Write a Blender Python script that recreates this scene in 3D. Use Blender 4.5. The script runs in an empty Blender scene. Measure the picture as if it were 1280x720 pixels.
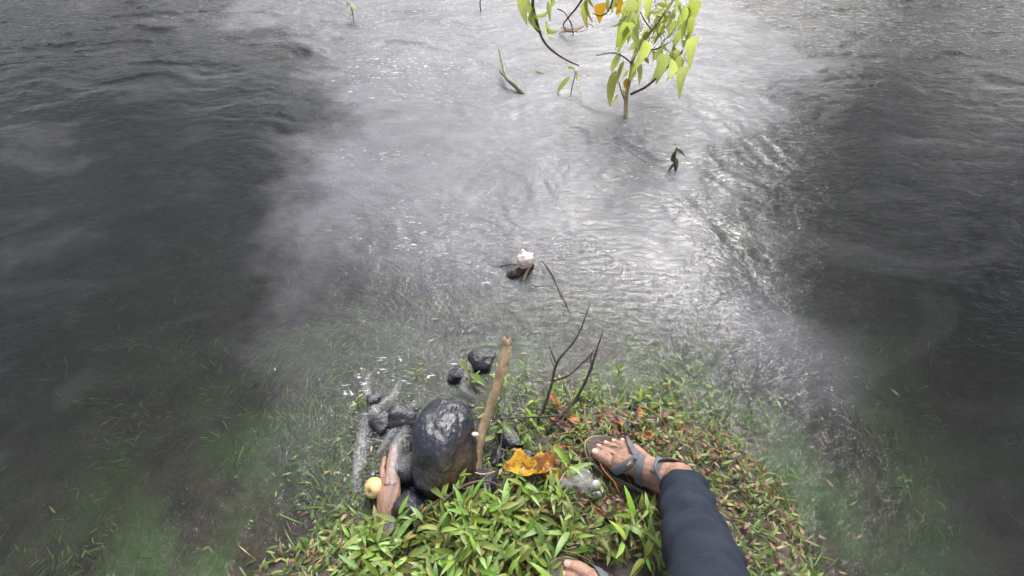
import bpy, bmesh, math, random
import numpy as np
from mathutils import Vector, Matrix, noise
from mathutils.bvhtree import BVHTree
random.seed(7); np.random.seed(7); noise.seed_set(3)
S = bpy.context.scene
C = S.collection
R = math.radians

# ------------------------------------------------------------------ camera
CAMZ, PITCH, FPX = 1.35, 50.0, 620.0
cd = bpy.data.cameras.new('camera'); cam = bpy.data.objects.new('camera', cd); C.objects.link(cam)
cam.location = (0, 0, CAMZ); cam.rotation_euler = (R(90 - PITCH), 0, 0)
cd.sensor_width = 36; cd.lens = 36 * FPX / 1280; cd.clip_start = 0.01; cd.clip_end = 500
S.camera = cam

# ------------------------------------------------------------------ light: bright overcast, exposed for the shade
SUN_EL, SUN_AZ = 52, 20
w = bpy.data.worlds.new('World'); S.world = w; w.use_nodes = True
nt = w.node_tree; bg = nt.nodes['Background']
sky = nt.nodes.new('ShaderNodeTexSky'); sky.sky_type = 'NISHITA'; sky.sun_disc = False
sky.sun_elevation = R(SUN_EL); sky.sun_rotation = R(SUN_AZ); sky.dust_density = 6; sky.air_density = 1.0; sky.ozone_density = 1.0
hs = nt.nodes.new('ShaderNodeHueSaturation'); hs.inputs['Saturation'].default_value = 0.35
nt.links.new(sky.outputs[0], hs.inputs['Color']); nt.links.new(hs.outputs[0], bg.inputs[0])
bg.inputs[1].default_value = 0.15
sd = bpy.data.lights.new('sun', 'SUN'); sd.energy = 1.0; sd.angle = R(14); sd.color = (1, .97, .93)
sun = bpy.data.objects.new('sun', sd); C.objects.link(sun)
az, el = R(SUN_AZ), R(SUN_EL)
sun.rotation_euler = Vector((math.sin(az) * math.cos(el), math.cos(az) * math.cos(el), math.sin(el))).to_track_quat('Z', 'Y').to_euler()
S.view_settings.view_transform = 'Standard'; S.view_settings.look = 'None'; S.view_settings.gamma = 1
S.view_settings.exposure = 1.55

# ------------------------------------------------------------------ where things stand
_p = R(PITCH)
def ray(px, py):
    a, b = (px - 640) / FPX, -(py - 360) / FPX
    f = Vector((0, math.cos(_p), -math.sin(_p))); u = Vector((0, math.sin(_p), math.cos(_p)))
    return Vector((a, 0, 0)) + u * b + f
def P(px, py, z=0.0):
    d = ray(px, py); t = (z - CAMZ) / d.z
    return Vector((0, 0, CAMZ)) + d * t

# ------------------------------------------------------------------ helpers
def vnoise(x, y, seed=0):
    """smooth value noise, vectorised"""
    xi = np.floor(x).astype(np.int64); yi = np.floor(y).astype(np.int64)
    xf = x - xi; yf = y - yi
    u = xf * xf * xf * (xf * (xf * 6 - 15) + 10); v = yf * yf * yf * (yf * (yf * 6 - 15) + 10)
    def h(a, b):
        n = (a * 374761393 + b * 668265263 + seed * 1442695041) & 0xffffffff
        n = ((n ^ (n >> 13)) * 1274126177) & 0xffffffff
        return ((n ^ (n >> 16)) & 0xffff) / 65535.0 * 2 - 1
    return (h(xi, yi) * (1 - u) + h(xi + 1, yi) * u) * (1 - v) + (h(xi, yi + 1) * (1 - u) + h(xi + 1, yi + 1) * u) * v
def fbm(x, y, o=4, seed=0):
    x = np.asarray(x, float); y = np.asarray(y, float)
    s = np.zeros(np.broadcast(x, y).shape); a = 1.0; t = 0
    for k in range(o):
        s = s + a * vnoise(x * 2 ** k + 17.3 * k, y * 2 ** k - 9.1 * k, seed + k); t += a; a *= .5
    return s / t
def sstep(a, b, x):
    t = np.clip((x - a) / (b - a), 0, 1); return t * t * (3 - 2 * t)

class MB:
    def __init__(s): s.v = []; s.f = []
    def add(s, vs, fs):
        n = len(s.v); s.v += [tuple(v) for v in vs]; s.f += [tuple(i + n for i in f) for f in fs]
    def tube(s, pts, rad, n=7, wob=0, cap=True, sub=1):
        pts = [Vector(p) for p in pts]
        if not hasattr(rad, '__len__'): rad = [rad] * len(pts)
        if sub > 1: pts, rad = smooth_path(pts, rad, sub)
        vs = []; fs = []; up = None
        for i, p in enumerate(pts):
            t = (pts[min(i + 1, len(pts) - 1)] - pts[max(i - 1, 0)]).normalized()
            if up is None: up = Vector((0, 0, 1)) if abs(t.z) < .9 else Vector((1, 0, 0))
            up = (up - t * up.dot(t)).normalized(); sd_ = t.cross(up)
            for k in range(n):
                a = 2 * math.pi * k / n
                r = rad[i] * (1 + wob * noise.noise(Vector((math.cos(a) * 1.5, math.sin(a) * 1.5, i * .6)) + p * 9))
                vs.append(p + (up * math.cos(a) + sd_ * math.sin(a)) * r)
        for i in range(len(pts) - 1):
            for k in range(n):
                fs.append((i * n + k, i * n + (k + 1) % n, (i + 1) * n + (k + 1) % n, (i + 1) * n + k))
        if cap: fs.append(tuple(range(n))[::-1]); fs.append(tuple(range((len(pts) - 1) * n, len(pts) * n)))
        s.add(vs, fs)
    def build(s, name, m, parent=None, smooth=True, mx=None):
        me = bpy.data.meshes.new(name); me.from_pydata(s.v, [], s.f); me.update()
        bm = bmesh.new(); bm.from_mesh(me); bmesh.ops.recalc_face_normals(bm, faces=bm.faces); bm.to_mesh(me); bm.free()
        if smooth: me.polygons.foreach_set('use_smooth', [True] * len(me.polygons))
        me.materials.append(m)
        return link(name, me, parent)
def smooth_path(pts, rad, sub):
    P2, R2 = [], []
    for i in range(len(pts) - 1):
        p0, p1, p2, p3 = pts[max(i - 1, 0)], pts[i], pts[i + 1], pts[min(i + 2, len(pts) - 1)]
        for k in range(sub):
            t = k / sub
            P2.append(.5 * ((2 * p1) + (p2 - p0) * t + (2 * p0 - 5 * p1 + 4 * p2 - p3) * t * t + (3 * p1 - p0 - 3 * p2 + p3) * t ** 3))
            R2.append(rad[i] * (1 - t) + rad[i + 1] * t)
    return P2 + [pts[-1]], R2 + [rad[-1]]
def link(name, me, parent=None):
    o = bpy.data.objects.new(name, me); C.objects.link(o)
    if parent: o.parent = parent
    return o
def thing(name, label, cat, loc=(0, 0, 0), group=None):
    o = bpy.data.objects.new(name, None); C.objects.link(o); o.location = loc; o.empty_display_size = .05
    return tag(o, label, cat, group)
def tag(o, label=None, cat=None, group=None, kind=None):
    if label: o['label'] = label
    if cat: o['category'] = cat
    if group: o['group'] = group
    if kind: o['kind'] = kind
    return o
def set_origin(o, p):
    """move the object's origin to p without moving its mesh"""
    p = Vector(p); o.data.transform(Matrix.Translation(-p)); o.location = p; return o

# ------------------------------------------------------------------ materials
def mat(name, base, rough=.6, spec=.5, noisesc=0, col2=None, bump=0, bscale=40, coat=0, trans=0, objrand=0, thr=(.35, .65), stretch=None, rvar=0):
    m = bpy.data.materials.new(name); m.use_nodes = True; t = m.node_tree; N = t.nodes; L = t.links
    b = N['Principled BSDF']; out = N['Material Output']
    b.inputs['Roughness'].default_value = rough; b.inputs['Specular IOR Level'].default_value = spec
    b.inputs['Coat Weight'].default_value = coat; b.inputs['Coat Roughness'].default_value = .12
    tc = N.new('ShaderNodeTexCoord'); geo = N.new('ShaderNodeNewGeometry')
    src = geo.outputs['Position']
    mp = N.new('ShaderNodeMapping'); L.new(tc.outputs['Object'], mp.inputs[0])
    if stretch: mp.inputs['Scale'].default_value = stretch
    src = mp.outputs[0]
    cs = None
    if col2:
        n = N.new('ShaderNodeTexNoise'); n.inputs['Scale'].default_value = noisesc; n.inputs['Detail'].default_value = 6; n.inputs['Roughness'].default_value = .6
        L.new(src, n.inputs['Vector'])
        r = N.new('ShaderNodeMapRange'); r.inputs['From Min'].default_value = thr[0]; r.inputs['From Max'].default_value = thr[1]; L.new(n.outputs['Fac'], r.inputs['Value'])
        mx = N.new('ShaderNodeMix'); mx.data_type = 'RGBA'; mx.inputs[6].default_value = (*base, 1); mx.inputs[7].default_value = (*col2, 1)
        L.new(r.outputs[0], mx.inputs[0]); cs = mx.outputs[2]
        if rvar:
            rr = N.new('ShaderNodeMapRange'); rr.inputs['To Min'].default_value = rough; rr.inputs['To Max'].default_value = rough + rvar
            L.new(r.outputs[0], rr.inputs['Value']); L.new(rr.outputs[0], b.inputs['Roughness'])
    if objrand:
        oi = N.new('ShaderNodeObjectInfo'); h = N.new('ShaderNodeHueSaturation')
        for k, (sk, lo, hi) in enumerate((('Hue', .5 - .035 * objrand, .5 + .03 * objrand), ('Value', 1 - .45 * objrand, 1 + .4 * objrand), ('Saturation', 1 - .2 * objrand, 1.1))):
            q = N.new('ShaderNodeMath'); q.operation = 'FRACT'; q2 = N.new('ShaderNodeMath'); q2.operation = 'MULTIPLY'; q2.inputs[1].default_value = (1, 7.31, 13.7)[k]
            L.new(oi.outputs['Random'], q2.inputs[0]); L.new(q2.outputs[0], q.inputs[0])
            mr = N.new('ShaderNodeMapRange'); mr.inputs['To Min'].default_value = lo; mr.inputs['To Max'].default_value = hi
            L.new(q.outputs[0], mr.inputs[0]); L.new(mr.outputs[0], h.inputs[sk])
        if cs: L.new(cs, h.inputs['Color'])
        else: h.inputs['Color'].default_value = (*base, 1)
        cs = h.outputs[0]
    if cs: L.new(cs, b.inputs['Base Color'])
    else: b.inputs['Base Color'].default_value = (*base, 1)
    if bump:
        n2 = N.new('ShaderNodeTexNoise'); n2.inputs['Scale'].default_value = bscale; n2.inputs['Detail'].default_value = 8; n2.inputs['Roughness'].default_value = .65; L.new(src, n2.inputs['Vector'])
        bp = N.new('ShaderNodeBump'); bp.inputs['Strength'].default_value = bump; bp.inputs['Distance'].default_value = .01
        L.new(n2.outputs['Fac'], bp.inputs['Height']); L.new(bp.outputs[0], b.inputs['Normal'])
        if coat: L.new(bp.outputs[0], b.inputs['Coat Normal'])
    if trans:
        tr = N.new('ShaderNodeBsdfTranslucent'); ms = N.new('ShaderNodeMixShader'); ms.inputs[0].default_value = trans
        if cs: L.new(cs, tr.inputs[0])
        else: tr.inputs[0].default_value = (*base, 1)
        L.new(b.outputs[0], ms.inputs[1]); L.new(tr.outputs[0], ms.inputs[2]); L.new(ms.outputs[0], out.inputs[0])
    return m
def vcol_mat(name, rough=.5, trans=.3, spec=.5):
    """foliage whose leaves each carry their own colour attribute"""
    m = bpy.data.materials.new(name); m.use_nodes = True; t = m.node_tree; N = t.nodes; L = t.links
    b = N['Principled BSDF']; b.inputs['Roughness'].default_value = rough; b.inputs['Specular IOR Level'].default_value = spec
    a = N.new('ShaderNodeAttribute'); a.attribute_name = 'leafcol'
    L.new(a.outputs['Color'], b.inputs['Base Color'])
    tr = N.new('ShaderNodeBsdfTranslucent'); L.new(a.outputs['Color'], tr.inputs[0]); ms = N.new('ShaderNodeMixShader'); ms.inputs[0].default_value = trans
    L.new(b.outputs[0], ms.inputs[1]); L.new(tr.outputs[0], ms.inputs[2]); L.new(ms.outputs[0], N['Material Output'].inputs[0])
    return m

M = {}
M['ground'] = mat('wet_mud', (.028, .022, .017), .45, .5, 9, (.075, .058, .04), .9, 60)
M['rock'] = mat('wet_black_rock', (.008, .009, .016), .26, .5, 14, (.026, .027, .036), .8, 45, coat=.35)
M['boulder'] = mat('wet_slate_boulder', (.007, .009, .019), .25, .5, 7, (.020, .022, .031), .6, 34, coat=.45, rvar=.08)
M['stake'] = mat('weathered_stick', (.50, .38, .24), .6, .35, 22, (.27, .19, .11), .8, 60, stretch=(1, 1, .25))
M['drift'] = mat('wet_driftwood', (.30, .17, .12), .4, .5, 30, (.14, .075, .05), .9, 60, stretch=(1, .25, 1), coat=.3)
M['darktwig'] = mat('dark_wet_twig', (.022, .016, .014), .45, .5, 40, (.05, .036, .03), .6, 120)
M['greytwig'] = mat('grey_twig', (.12, .09, .07), .6, .3, 40, (.05, .036, .03), .5, 120)
M['greenstem'] = mat('green_stem', (.15, .16, .05), .5, .4, 30, (.16, .10, .06))
M['straw'] = mat('dry_straw', (.34, .22, .10), .6, .3, 25, (.22, .10, .04), objrand=.6)
M['redstraw'] = mat('orange_straw', (.33, .13, .045), .55, .3, 25, (.2, .07, .03), objrand=.6)
M['leafA'] = mat('plant_leaf', (.17, .29, .045), .42, .45, 14, (.22, .33, .07), .15, 60, trans=.35, objrand=1)
M['leafT'] = mat('shrub_leaf', (.30, .37, .075), .45, .45, 9, (.38, .43, .13), .2, 50, trans=.5, objrand=.5)
M['yellow'] = mat('yellow_dead_leaf', (.55, .32, .015), .45, .5, 42, (.22, .09, .015), .8, 90, trans=.3, thr=(.52, .62))
M['orange'] = mat('orange_dead_leaf', (.40, .16, .04), .5, .5, 18, (.20, .07, .03), .5, 50, trans=.2)
M['brown'] = mat('brown_dead_leaf', (.10, .045, .028), .4, .5, 18, (.05, .022, .016), .6, 50)
M['maroon'] = mat('maroon_dead_leaf', (.11, .04, .05), .35, .5, 30, (.06, .025, .03), .9, 60)
M['skin'] = mat('brown_skin', (.19, .105, .072), .38, .5, 24, (.33, .185, .135), .55, 120)
M['nail'] = mat('toe_nail', (.46, .30, .26), .25, .5)
M['strap'] = mat('grey_strap', (.095, .10, .115), .75, .3, 90, (.12, .125, .14), .5, 500)
M['lightstrap'] = mat('light_grey_strap', (.19, .20, .215), .7, .3, 90, (.15, .16, .17), .5, 500)
M['sole'] = mat('sandal_sole', (.05, .042, .036), .6, .4, 50, (.10, .085, .07), .4, 200)
M['rand'] = mat('sole_edge', (.33, .27, .15), .6, .4, 50, (.22, .17, .10), .3, 200)
M['navy'] = mat('navy_cloth', (.010, .015, .028), .85, .2, 14, (.024, .031, .048), .6, 500)
M['fruit'] = mat('yellow_fruit', (.56, .40, .18), .4, .5, 45, (.30, .17, .07), .3, 60, thr=(.52, .75))
M['white'] = mat('white_foam', (.50, .48, .47), .55, .4, 30, (.48, .38, .35), .25, 60)
M['pink'] = mat('pink_flesh', (.55, .22, .22), .5, .4, 60, (.65, .45, .40), .3, 90)
M['shell'] = mat('pale_shell', (.62, .48, .33), .4, .5, 60, (.75, .65, .5), .2, 90)
M['gold'] = mat('orange_print', (.60, .34, .10), .6, .3)
M['cap'] = mat('white_plastic', (.36, .37, .35), .4, .5, 60, (.14, .13, .10))
m = bpy.data.materials.new('clear_plastic'); m.use_nodes = True; b = m.node_tree.nodes['Principled BSDF']
b.inputs['Base Color'].default_value = (.8, .82, .84, 1); b.inputs['Roughness'].default_value = .12
tr = m.node_tree.nodes.new('ShaderNodeBsdfTransparent'); tr.inputs[0].default_value = (.93, .94, .95, 1); ms = m.node_tree.nodes.new('ShaderNodeMixShader'); ms.inputs[0].default_value = .16
m.node_tree.links.new(tr.outputs[0], ms.inputs[1]); m.node_tree.links.new(b.outputs[0], ms.inputs[2]); m.node_tree.links.new(ms.outputs[0], m.node_tree.nodes['Material Output'].inputs[0])
M['clear'] = m
M['cover'] = vcol_mat('ground_cover_leaf', .45, .3)
M['weed'] = vcol_mat('water_weed', .6, .2, .2)

# ------------------------------------------------------------------ terrain
SHORE = [(-60, 560), (90, 790), (300, 735), (438, 640), (478, 655), (520, 672), (548, 640), (560, 618), (600, 605), (628, 560), (648, 525), (690, 508), (770, 503), (842, 505), (915, 545), (985, 635), (1030, 760), (1300, 1200)]
shw = [P(max(-60, a), b)[:2] for a, b in SHORE]
shw[0] = (-3, -1.5); shw[1] = (-1.1, -.05); shw[-1] = (1.3, -2.5)
shw = np.array([shw[0]] + [tuple(s) for s in shw[1:]])
poly = np.vstack([shw, [[1.3, -6], [-3, -6]]])
def shore_d(x, y):
    """signed distance: + on the bank, - in the water"""
    x = np.asarray(x, float); y = np.asarray(y, float)
    d = np.full(x.shape, 1e9); inside = np.zeros(x.shape, bool)
    n = len(poly)
    for i in range(n):
        ax, ay = poly[i]; bx, by = poly[(i + 1) % n]
        t = np.clip(((x - ax) * (bx - ax) + (y - ay) * (by - ay)) / ((bx - ax) ** 2 + (by - ay) ** 2 + 1e-12), 0, 1)
        d = np.minimum(d, np.hypot(x - ax - t * (bx - ax), y - ay - t * (by - ay)))
        c = ((ay > y) != (by > y)) & (x < (bx - ax) * (y - ay) / (by - ay + 1e-12) + ax)
        inside ^= c
    return np.where(inside, d, -d)
def ground_z(x, y):
    d = shore_d(x, y)
    n = fbm(np.asarray(x) * 6, np.asarray(y) * 6, 3, 5)
    z = np.where(d > 0, .035 * (1 - np.exp(-d / .08)) + .03 * np.clip(d, 0, 1), -.02 * (1 - np.exp(d / .04)) + np.maximum(d, -2.5) * .24)
    return z + n * .012 * (1 - .5 * (d < -1)) - .002
def gz(x, y): return float(ground_z(np.array([x]), np.array([y]))[0])
def G(px, py):
    """the point of the ground (or the water) seen at a pixel of the photograph"""
    q = P(px, py, 0)
    for k in range(4):
        z = max(0.0, gz(q.x, q.y)); q = P(px, py, z)
    return q

def grid_axis(lo, hi, step, far):
    a = list(np.arange(lo, hi + step / 2, step)); s = step; b = hi
    out_hi = []; 
    while b < far: s *= 1.35; b += s; out_hi.append(b)
    s = step; b = lo; out_lo = []
    while b > -far: s *= 1.35; b -= s; out_lo.append(b)
    return np.array(out_lo[::-1] + a + out_hi)
def sheet(name, xs, ys, zf, m):
    X, Y = np.meshgrid(xs, ys); Z = zf(X, Y)
    nx, ny = len(xs), len(ys)
    v = np.stack([X.ravel(), Y.ravel(), Z.ravel()], 1).astype(np.float32)
    i = np.arange(nx * ny).reshape(ny, nx)
    q = np.stack([i[:-1, :-1], i[:-1, 1:], i[1:, 1:], i[1:, :-1]], -1).reshape(-1, 4).astype(np.int32)
    me = bpy.data.meshes.new(name)
    me.vertices.add(len(v)); me.vertices.foreach_set('co', v.ravel())
    me.loops.add(q.size); me.loops.foreach_set('vertex_index', q.ravel())
    me.polygons.add(len(q)); me.polygons.foreach_set('loop_start', np.arange(0, q.size, 4, dtype=np.int32)); me.polygons.foreach_set('loop_total', np.full(len(q), 4, np.int32))
    me.update(calc_edges=True); me.polygons.foreach_set('use_smooth', np.ones(len(q), bool)); me.materials.append(m)
    o = link(name, me); return o, X, Y
def fattr(me, name, arr):
    a = me.attributes.new(name, 'FLOAT', 'POINT'); a.data.foreach_set('value', arr.ravel().astype(np.float32))

go, X, Y = sheet('ground', grid_axis(-1.2, 1.4, .012, 60), grid_axis(-.3, 2.2, .012, 60), ground_z, M['ground'])
tag(go, kind='structure')
# green algae film on the flooded bed
alg = np.clip(fbm(X * 5, Y * 5, 4, 97) * 2.2 + .55, 0, 1) * (shore_d(X, Y) < -.005) * np.exp(-np.clip(-shore_d(X, Y), 0, 9) / 1.2)
fattr(go.data, 'algae', alg)
_t = M['ground'].node_tree; _b = _t.nodes['Principled BSDF']; _a = _t.nodes.new('ShaderNodeAttribute'); _a.attribute_name = 'algae'
_m = _t.nodes.new('ShaderNodeMix'); _m.data_type = 'RGBA'; _m.inputs[7].default_value = (.075, .125, .045, 1)
_o = _b.inputs['Base Color'].links[0].from_socket; _t.links.new(_o, _m.inputs[6]); _t.links.new(_a.outputs['Fac'], _m.inputs[0]); _t.links.new(_m.outputs[2], _b.inputs['Base Color'])

# ------------------------------------------------------------------ water
WP = P(652, 335)     # the white thing in the current
def ripple(X, Y):
    wx = X + .12 * fbm(X * 3, Y * 3, 3, 21); wy = Y + .12 * fbm(X * 3, Y * 3, 3, 22)
    far = sstep(1.5, 3.2, Y)
    z = .012 * far * fbm(wx * 3.0, wy * 9, 5, 31) + .0022 * far * fbm(wx * 14, wy * 34, 4, 37)
    z += .0030 * fbm(wx * 6, wy * 11, 5, 32)
    # choppy wavelets running out diagonally below the shrub
    q = P(800, 175); k = np.exp(-(((X - q.x) / .55) ** 2 + ((Y - q.y) / .55) ** 2))
    z += .013 * k * (1 - np.abs(fbm((wx * .8 + wy * .6) * 9, (wy * .8 - wx * .6) * 4 * 1.2, 3, 33)) * 2)
    # ripples round the thing in the current and close in over the drowned weeds
    r = np.hypot(X - WP.x, Y - WP.y)
    z += .0011 * np.exp(-(r / .28) ** 2) * np.sin((r + .10 * fbm(X * 7, Y * 7, 3, 40)) * 120)
    z += .020 * np.exp(-((X - WP.x + .05) / .10) ** 2 - ((Y - WP.y + .02) / .06) ** 2) * fbm(X * 26, Y * 34, 3, 41)
    d = shore_d(X, Y)
    near = np.exp(-((d + .10) / .22) ** 2)
    z += .0050 * near * fbm(wx * 26, wy * 30, 3, 34)
    mid = np.exp(-((Y - 1.35) / .35) ** 2) * np.exp(-((X + .2) / .6) ** 2)
    z += .0032 * mid * fbm(wx * 22, wy * 20, 3, 35)
    fade = 1 - sstep(5, 12, np.hypot(X, Y))
    return z * fade

def water_mat():
    m = bpy.data.materials.new('river_water'); m.use_nodes = True; t = m.node_tree; N = t.nodes; L = t.links
    for n in list(N):
        if n.type != 'OUTPUT_MATERIAL': N.remove(n)
    out = [n for n in N if n.type == 'OUTPUT_MATERIAL'][0]
    geo = N.new('ShaderNodeNewGeometry')
    def attr(a): n = N.new('ShaderNodeAttribute'); n.attribute_name = a; return n.outputs['Fac']
    def nz(scale, st=(1, 1, 1), det=6, rough=.6, dist=0):
        mp = N.new('ShaderNodeMapping'); mp.inputs['Scale'].default_value = st; L.new(geo.outputs['Position'], mp.inputs[0])
        n = N.new('ShaderNodeTexNoise'); n.inputs['Scale'].default_value = scale; n.inputs['Detail'].default_value = det; n.inputs['Roughness'].default_value = rough; n.inputs['Distortion'].default_value = dist
        L.new(mp.outputs[0], n.inputs['Vector']); return n.outputs['Fac']
    def mth(op, a, b=None):
        n = N.new('ShaderNodeMath'); n.operation = op
        for i, q in enumerate((a, b)):
            if q is None: continue
            if isinstance(q, (int, float)): n.inputs[i].default_value = q
            else: L.new(q, n.inputs[i])
        return n.outputs[0]
    def rng(a, f0, f1, t0=0, t1=1):
        n = N.new('ShaderNodeMapRange'); L.new(a, n.inputs[0])
        for i, q in enumerate((f0, f1, t0, t1)): n.inputs[i + 1].default_value = q
        return n.outputs[0]
    def mix(f, a, b):
        n = N.new('ShaderNodeMix'); n.data_type = 'RGBA'
        L.new(f, n.inputs[0]) if not isinstance(f, float) else setattr(n.inputs[0], 'default_value', f)
        for i, q in ((6, a), (7, b)):
            if isinstance(q, tuple): n.inputs[i].default_value = (*q, 1)
            else: L.new(q, n.inputs[i])
        return n.outputs[2]
    # suspended silt: what the water carries, paler in the main current, near black where the side darkening is painted in
    silt = mix(rng(nz(2.2, (1, 1.5, 1), 5, .55, 1.2), .35, .65), (.088, .088, .106), (.128, .127, .149))
    silt = mix(rng(nz(9, (1, 2.2, 1), 6, .65, 1.5), .38, .72, 0, .55), silt, (.070, .080, .072))
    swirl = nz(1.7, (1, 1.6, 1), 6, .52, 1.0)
    side_dark = rng(mth('ADD', attr('clear'), mth('MULTIPLY', mth('SUBTRACT', swirl, .5), 1.6)), .05, .95)
    silt = mix(side_dark, silt, (.022, .024, .027))
    foam_glint = mth('MULTIPLY', attr('foam_glint'), rng(nz(26, (1, 2.6, 1), 5, .7, 1.0), .60, .68))
    silt = mix(foam_glint, silt, (.62, .62, .64))
    fine = nz(95, (1, 1.7, 1), 4, .6, .6); mid = nz(24, (1, 2.0, 1), 4, .6, 1.0)
    h = mth('ADD', mth('MULTIPLY', fine, .0014), mth('MULTIPLY', mid, .006))
    h = mth('MULTIPLY', h, attr('chop'))
    bp = N.new('ShaderNodeBump'); bp.inputs['Strength'].default_value = 1; bp.inputs['Distance'].default_value = 1; L.new(h, bp.inputs['Height'])
    df = N.new('ShaderNodeBsdfDiffuse'); L.new(silt, df.inputs[0]); L.new(bp.outputs[0], df.inputs['Normal'])
    tr = N.new('ShaderNodeBsdfTransparent'); tr.inputs[0].default_value = (.86, .90, .88, 1)
    ms = N.new('ShaderNodeMixShader')
    L.new(mth('MINIMUM', mth('ADD', attr('turbid'), mth('ADD', mth('MULTIPLY', rng(mid, .3, .7, -.12, .12), attr('turbid')), foam_glint)), 1.0), ms.inputs[0])
    L.new(tr.outputs[0], ms.inputs[1]); L.new(df.outputs[0], ms.inputs[2])
    gl = N.new('ShaderNodeBsdfGlossy'); gl.inputs['Roughness'].default_value = .06; L.new(bp.outputs[0], gl.inputs['Normal'])
    fr = N.new('ShaderNodeFresnel'); fr.inputs[0].default_value = 1.333; L.new(bp.outputs[0], fr.inputs['Normal'])
    m2 = N.new('ShaderNodeMixShader'); L.new(fr.outputs[0], m2.inputs[0]); L.new(ms.outputs[0], m2.inputs[1]); L.new(gl.outputs[0], m2.inputs[2])
    L.new(m2.outputs[0], out.inputs[0])
    return m
M['water'] = water_mat()
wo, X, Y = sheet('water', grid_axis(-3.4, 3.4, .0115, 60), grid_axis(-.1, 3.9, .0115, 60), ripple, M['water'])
tag(wo, kind='structure')
D = shore_d(X, Y); depth = np.clip(-ground_z(X, Y), 0, 5)
def edge_dark(X, Y):
    """mask of the darkening painted into the water either side of the silty current"""
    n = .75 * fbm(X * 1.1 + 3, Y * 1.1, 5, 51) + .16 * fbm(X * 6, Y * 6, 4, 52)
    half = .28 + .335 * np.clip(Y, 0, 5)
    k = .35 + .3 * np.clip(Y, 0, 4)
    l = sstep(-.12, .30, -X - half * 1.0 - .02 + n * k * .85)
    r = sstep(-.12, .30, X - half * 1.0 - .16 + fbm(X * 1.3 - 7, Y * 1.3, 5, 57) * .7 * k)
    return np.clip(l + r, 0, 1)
SIDE_DARK = edge_dark(X, Y)
left = np.exp(-((X + .62) / .33) ** 2) * np.exp(-((Y - 1.05) / .34) ** 2)
off = sstep(.12, 1.0, -D + .22 * fbm(X * 3, Y * 3, 4, 63) + .25 * sstep(.1, .8, X))
turb = 1 - np.exp(-depth * (2.0 + 11 * off ** 1.5))
turb = turb * (1 - .65 * left) + .10 * np.exp(-((D + .25) / .3) ** 2) * (depth > .004)
turb = np.clip(turb + .10 * fbm(X * 5, Y * 5, 4, 61) * (turb > .02), .05, 1)
turb = turb * (1 - SIDE_DARK) + SIDE_DARK * (1 - np.exp(-depth * 3.5))
fattr(wo.data, 'turbid', turb); fattr(wo.data, 'clear', SIDE_DARK)  # the clear attribute carries the painted side darkening
def spot(px, py, sx, sy): q = P(px, py); return np.exp(-(((X - q.x) / sx) ** 2 + ((Y - q.y) / sy) ** 2))
foam_glint = 1.2 * spot(500, 85, .5, .35) + .8 * spot(520, 10, .8, .35) + .9 * spot(815, 200, .25, .25) + .6 * spot(480, 195, .3, .08) + .35 * spot(600, 345, .12, .06) + 1.0 * spot(462, 560, .12, .16) + .9 * spot(475, 475, .22, .1) + .8 * spot(590, 450, .1, .08) + .5 * spot(560, 300, .3, .1) + .5 * spot(520, 275, .25, .15) + .35 * spot(830, 20, .5, .5) + .5 * spot(500, 470, .15, .1) + .6 * spot(720, 100, .2, .2)  # real foam, plus sky glints on the ripples painted as white streaks
fattr(wo.data, 'foam_glint', np.clip(foam_glint * (1 - .7 * SIDE_DARK), 0, 1))
chop = .35 + .9 * spot(800, 160, .55, .6) + .8 * np.exp(-((D + .12) / .25) ** 2) + .7 * spot(600, 330, .5, .35) + .7 * sstep(2.2, 3.4, Y)
fattr(wo.data, 'chop', np.clip(chop, 0, 1.6))

# ------------------------------------------------------------------ rocks
def facets(seed, n=9, lo=.62, hi=.9):
    rnd = random.Random(seed); return [(Vector((rnd.gauss(0, 1), rnd.gauss(0, 1), rnd.gauss(.3, 1))).normalized(), rnd.uniform(lo, hi)) for _ in range(n)]
def chip(p, fc, hard=.82):
    for n_, d_ in fc:
        k = p.dot(n_) - d_
        if k > 0: p = p - n_ * k * hard
    return p
def rock(name, px, py, rx, ry, rz, m, label, seed, zoff=0, rot=0, detail=4, amp=.22, cat='rock', group=None, z=None):
    q = G(px, py); 
    bm = bmesh.new(); bmesh.ops.create_icosphere(bm, subdivisions=detail, radius=1)
    fc = facets(int(seed * 10) + 1)
    for v in bm.verts:
        p = v.co.copy(); p = chip(p, fc); n = noise.fractal(p * 1.1 + Vector((seed, 0, 0)), .9, 2, 4) * amp + noise.noise(p * 4 + Vector((0, seed, 0))) * amp * .16
        v.co = Vector((p.x * rx, p.y * ry, p.z * rz)) * (1.12 + n * .8 + .03 * noise.noise(p * 11))
    me = bpy.data.meshes.new(name); bm.to_mesh(me); bm.free()
    me.polygons.foreach_set('use_smooth', [True] * len(me.polygons)); me.materials.append(m)
    o = link(name, me); zz = q.z if z is None else z
    o.location = (q.x, q.y, zz + zoff); o.rotation_euler = (0, 0, rot)
    tag(o, label, cat, group); return o
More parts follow.
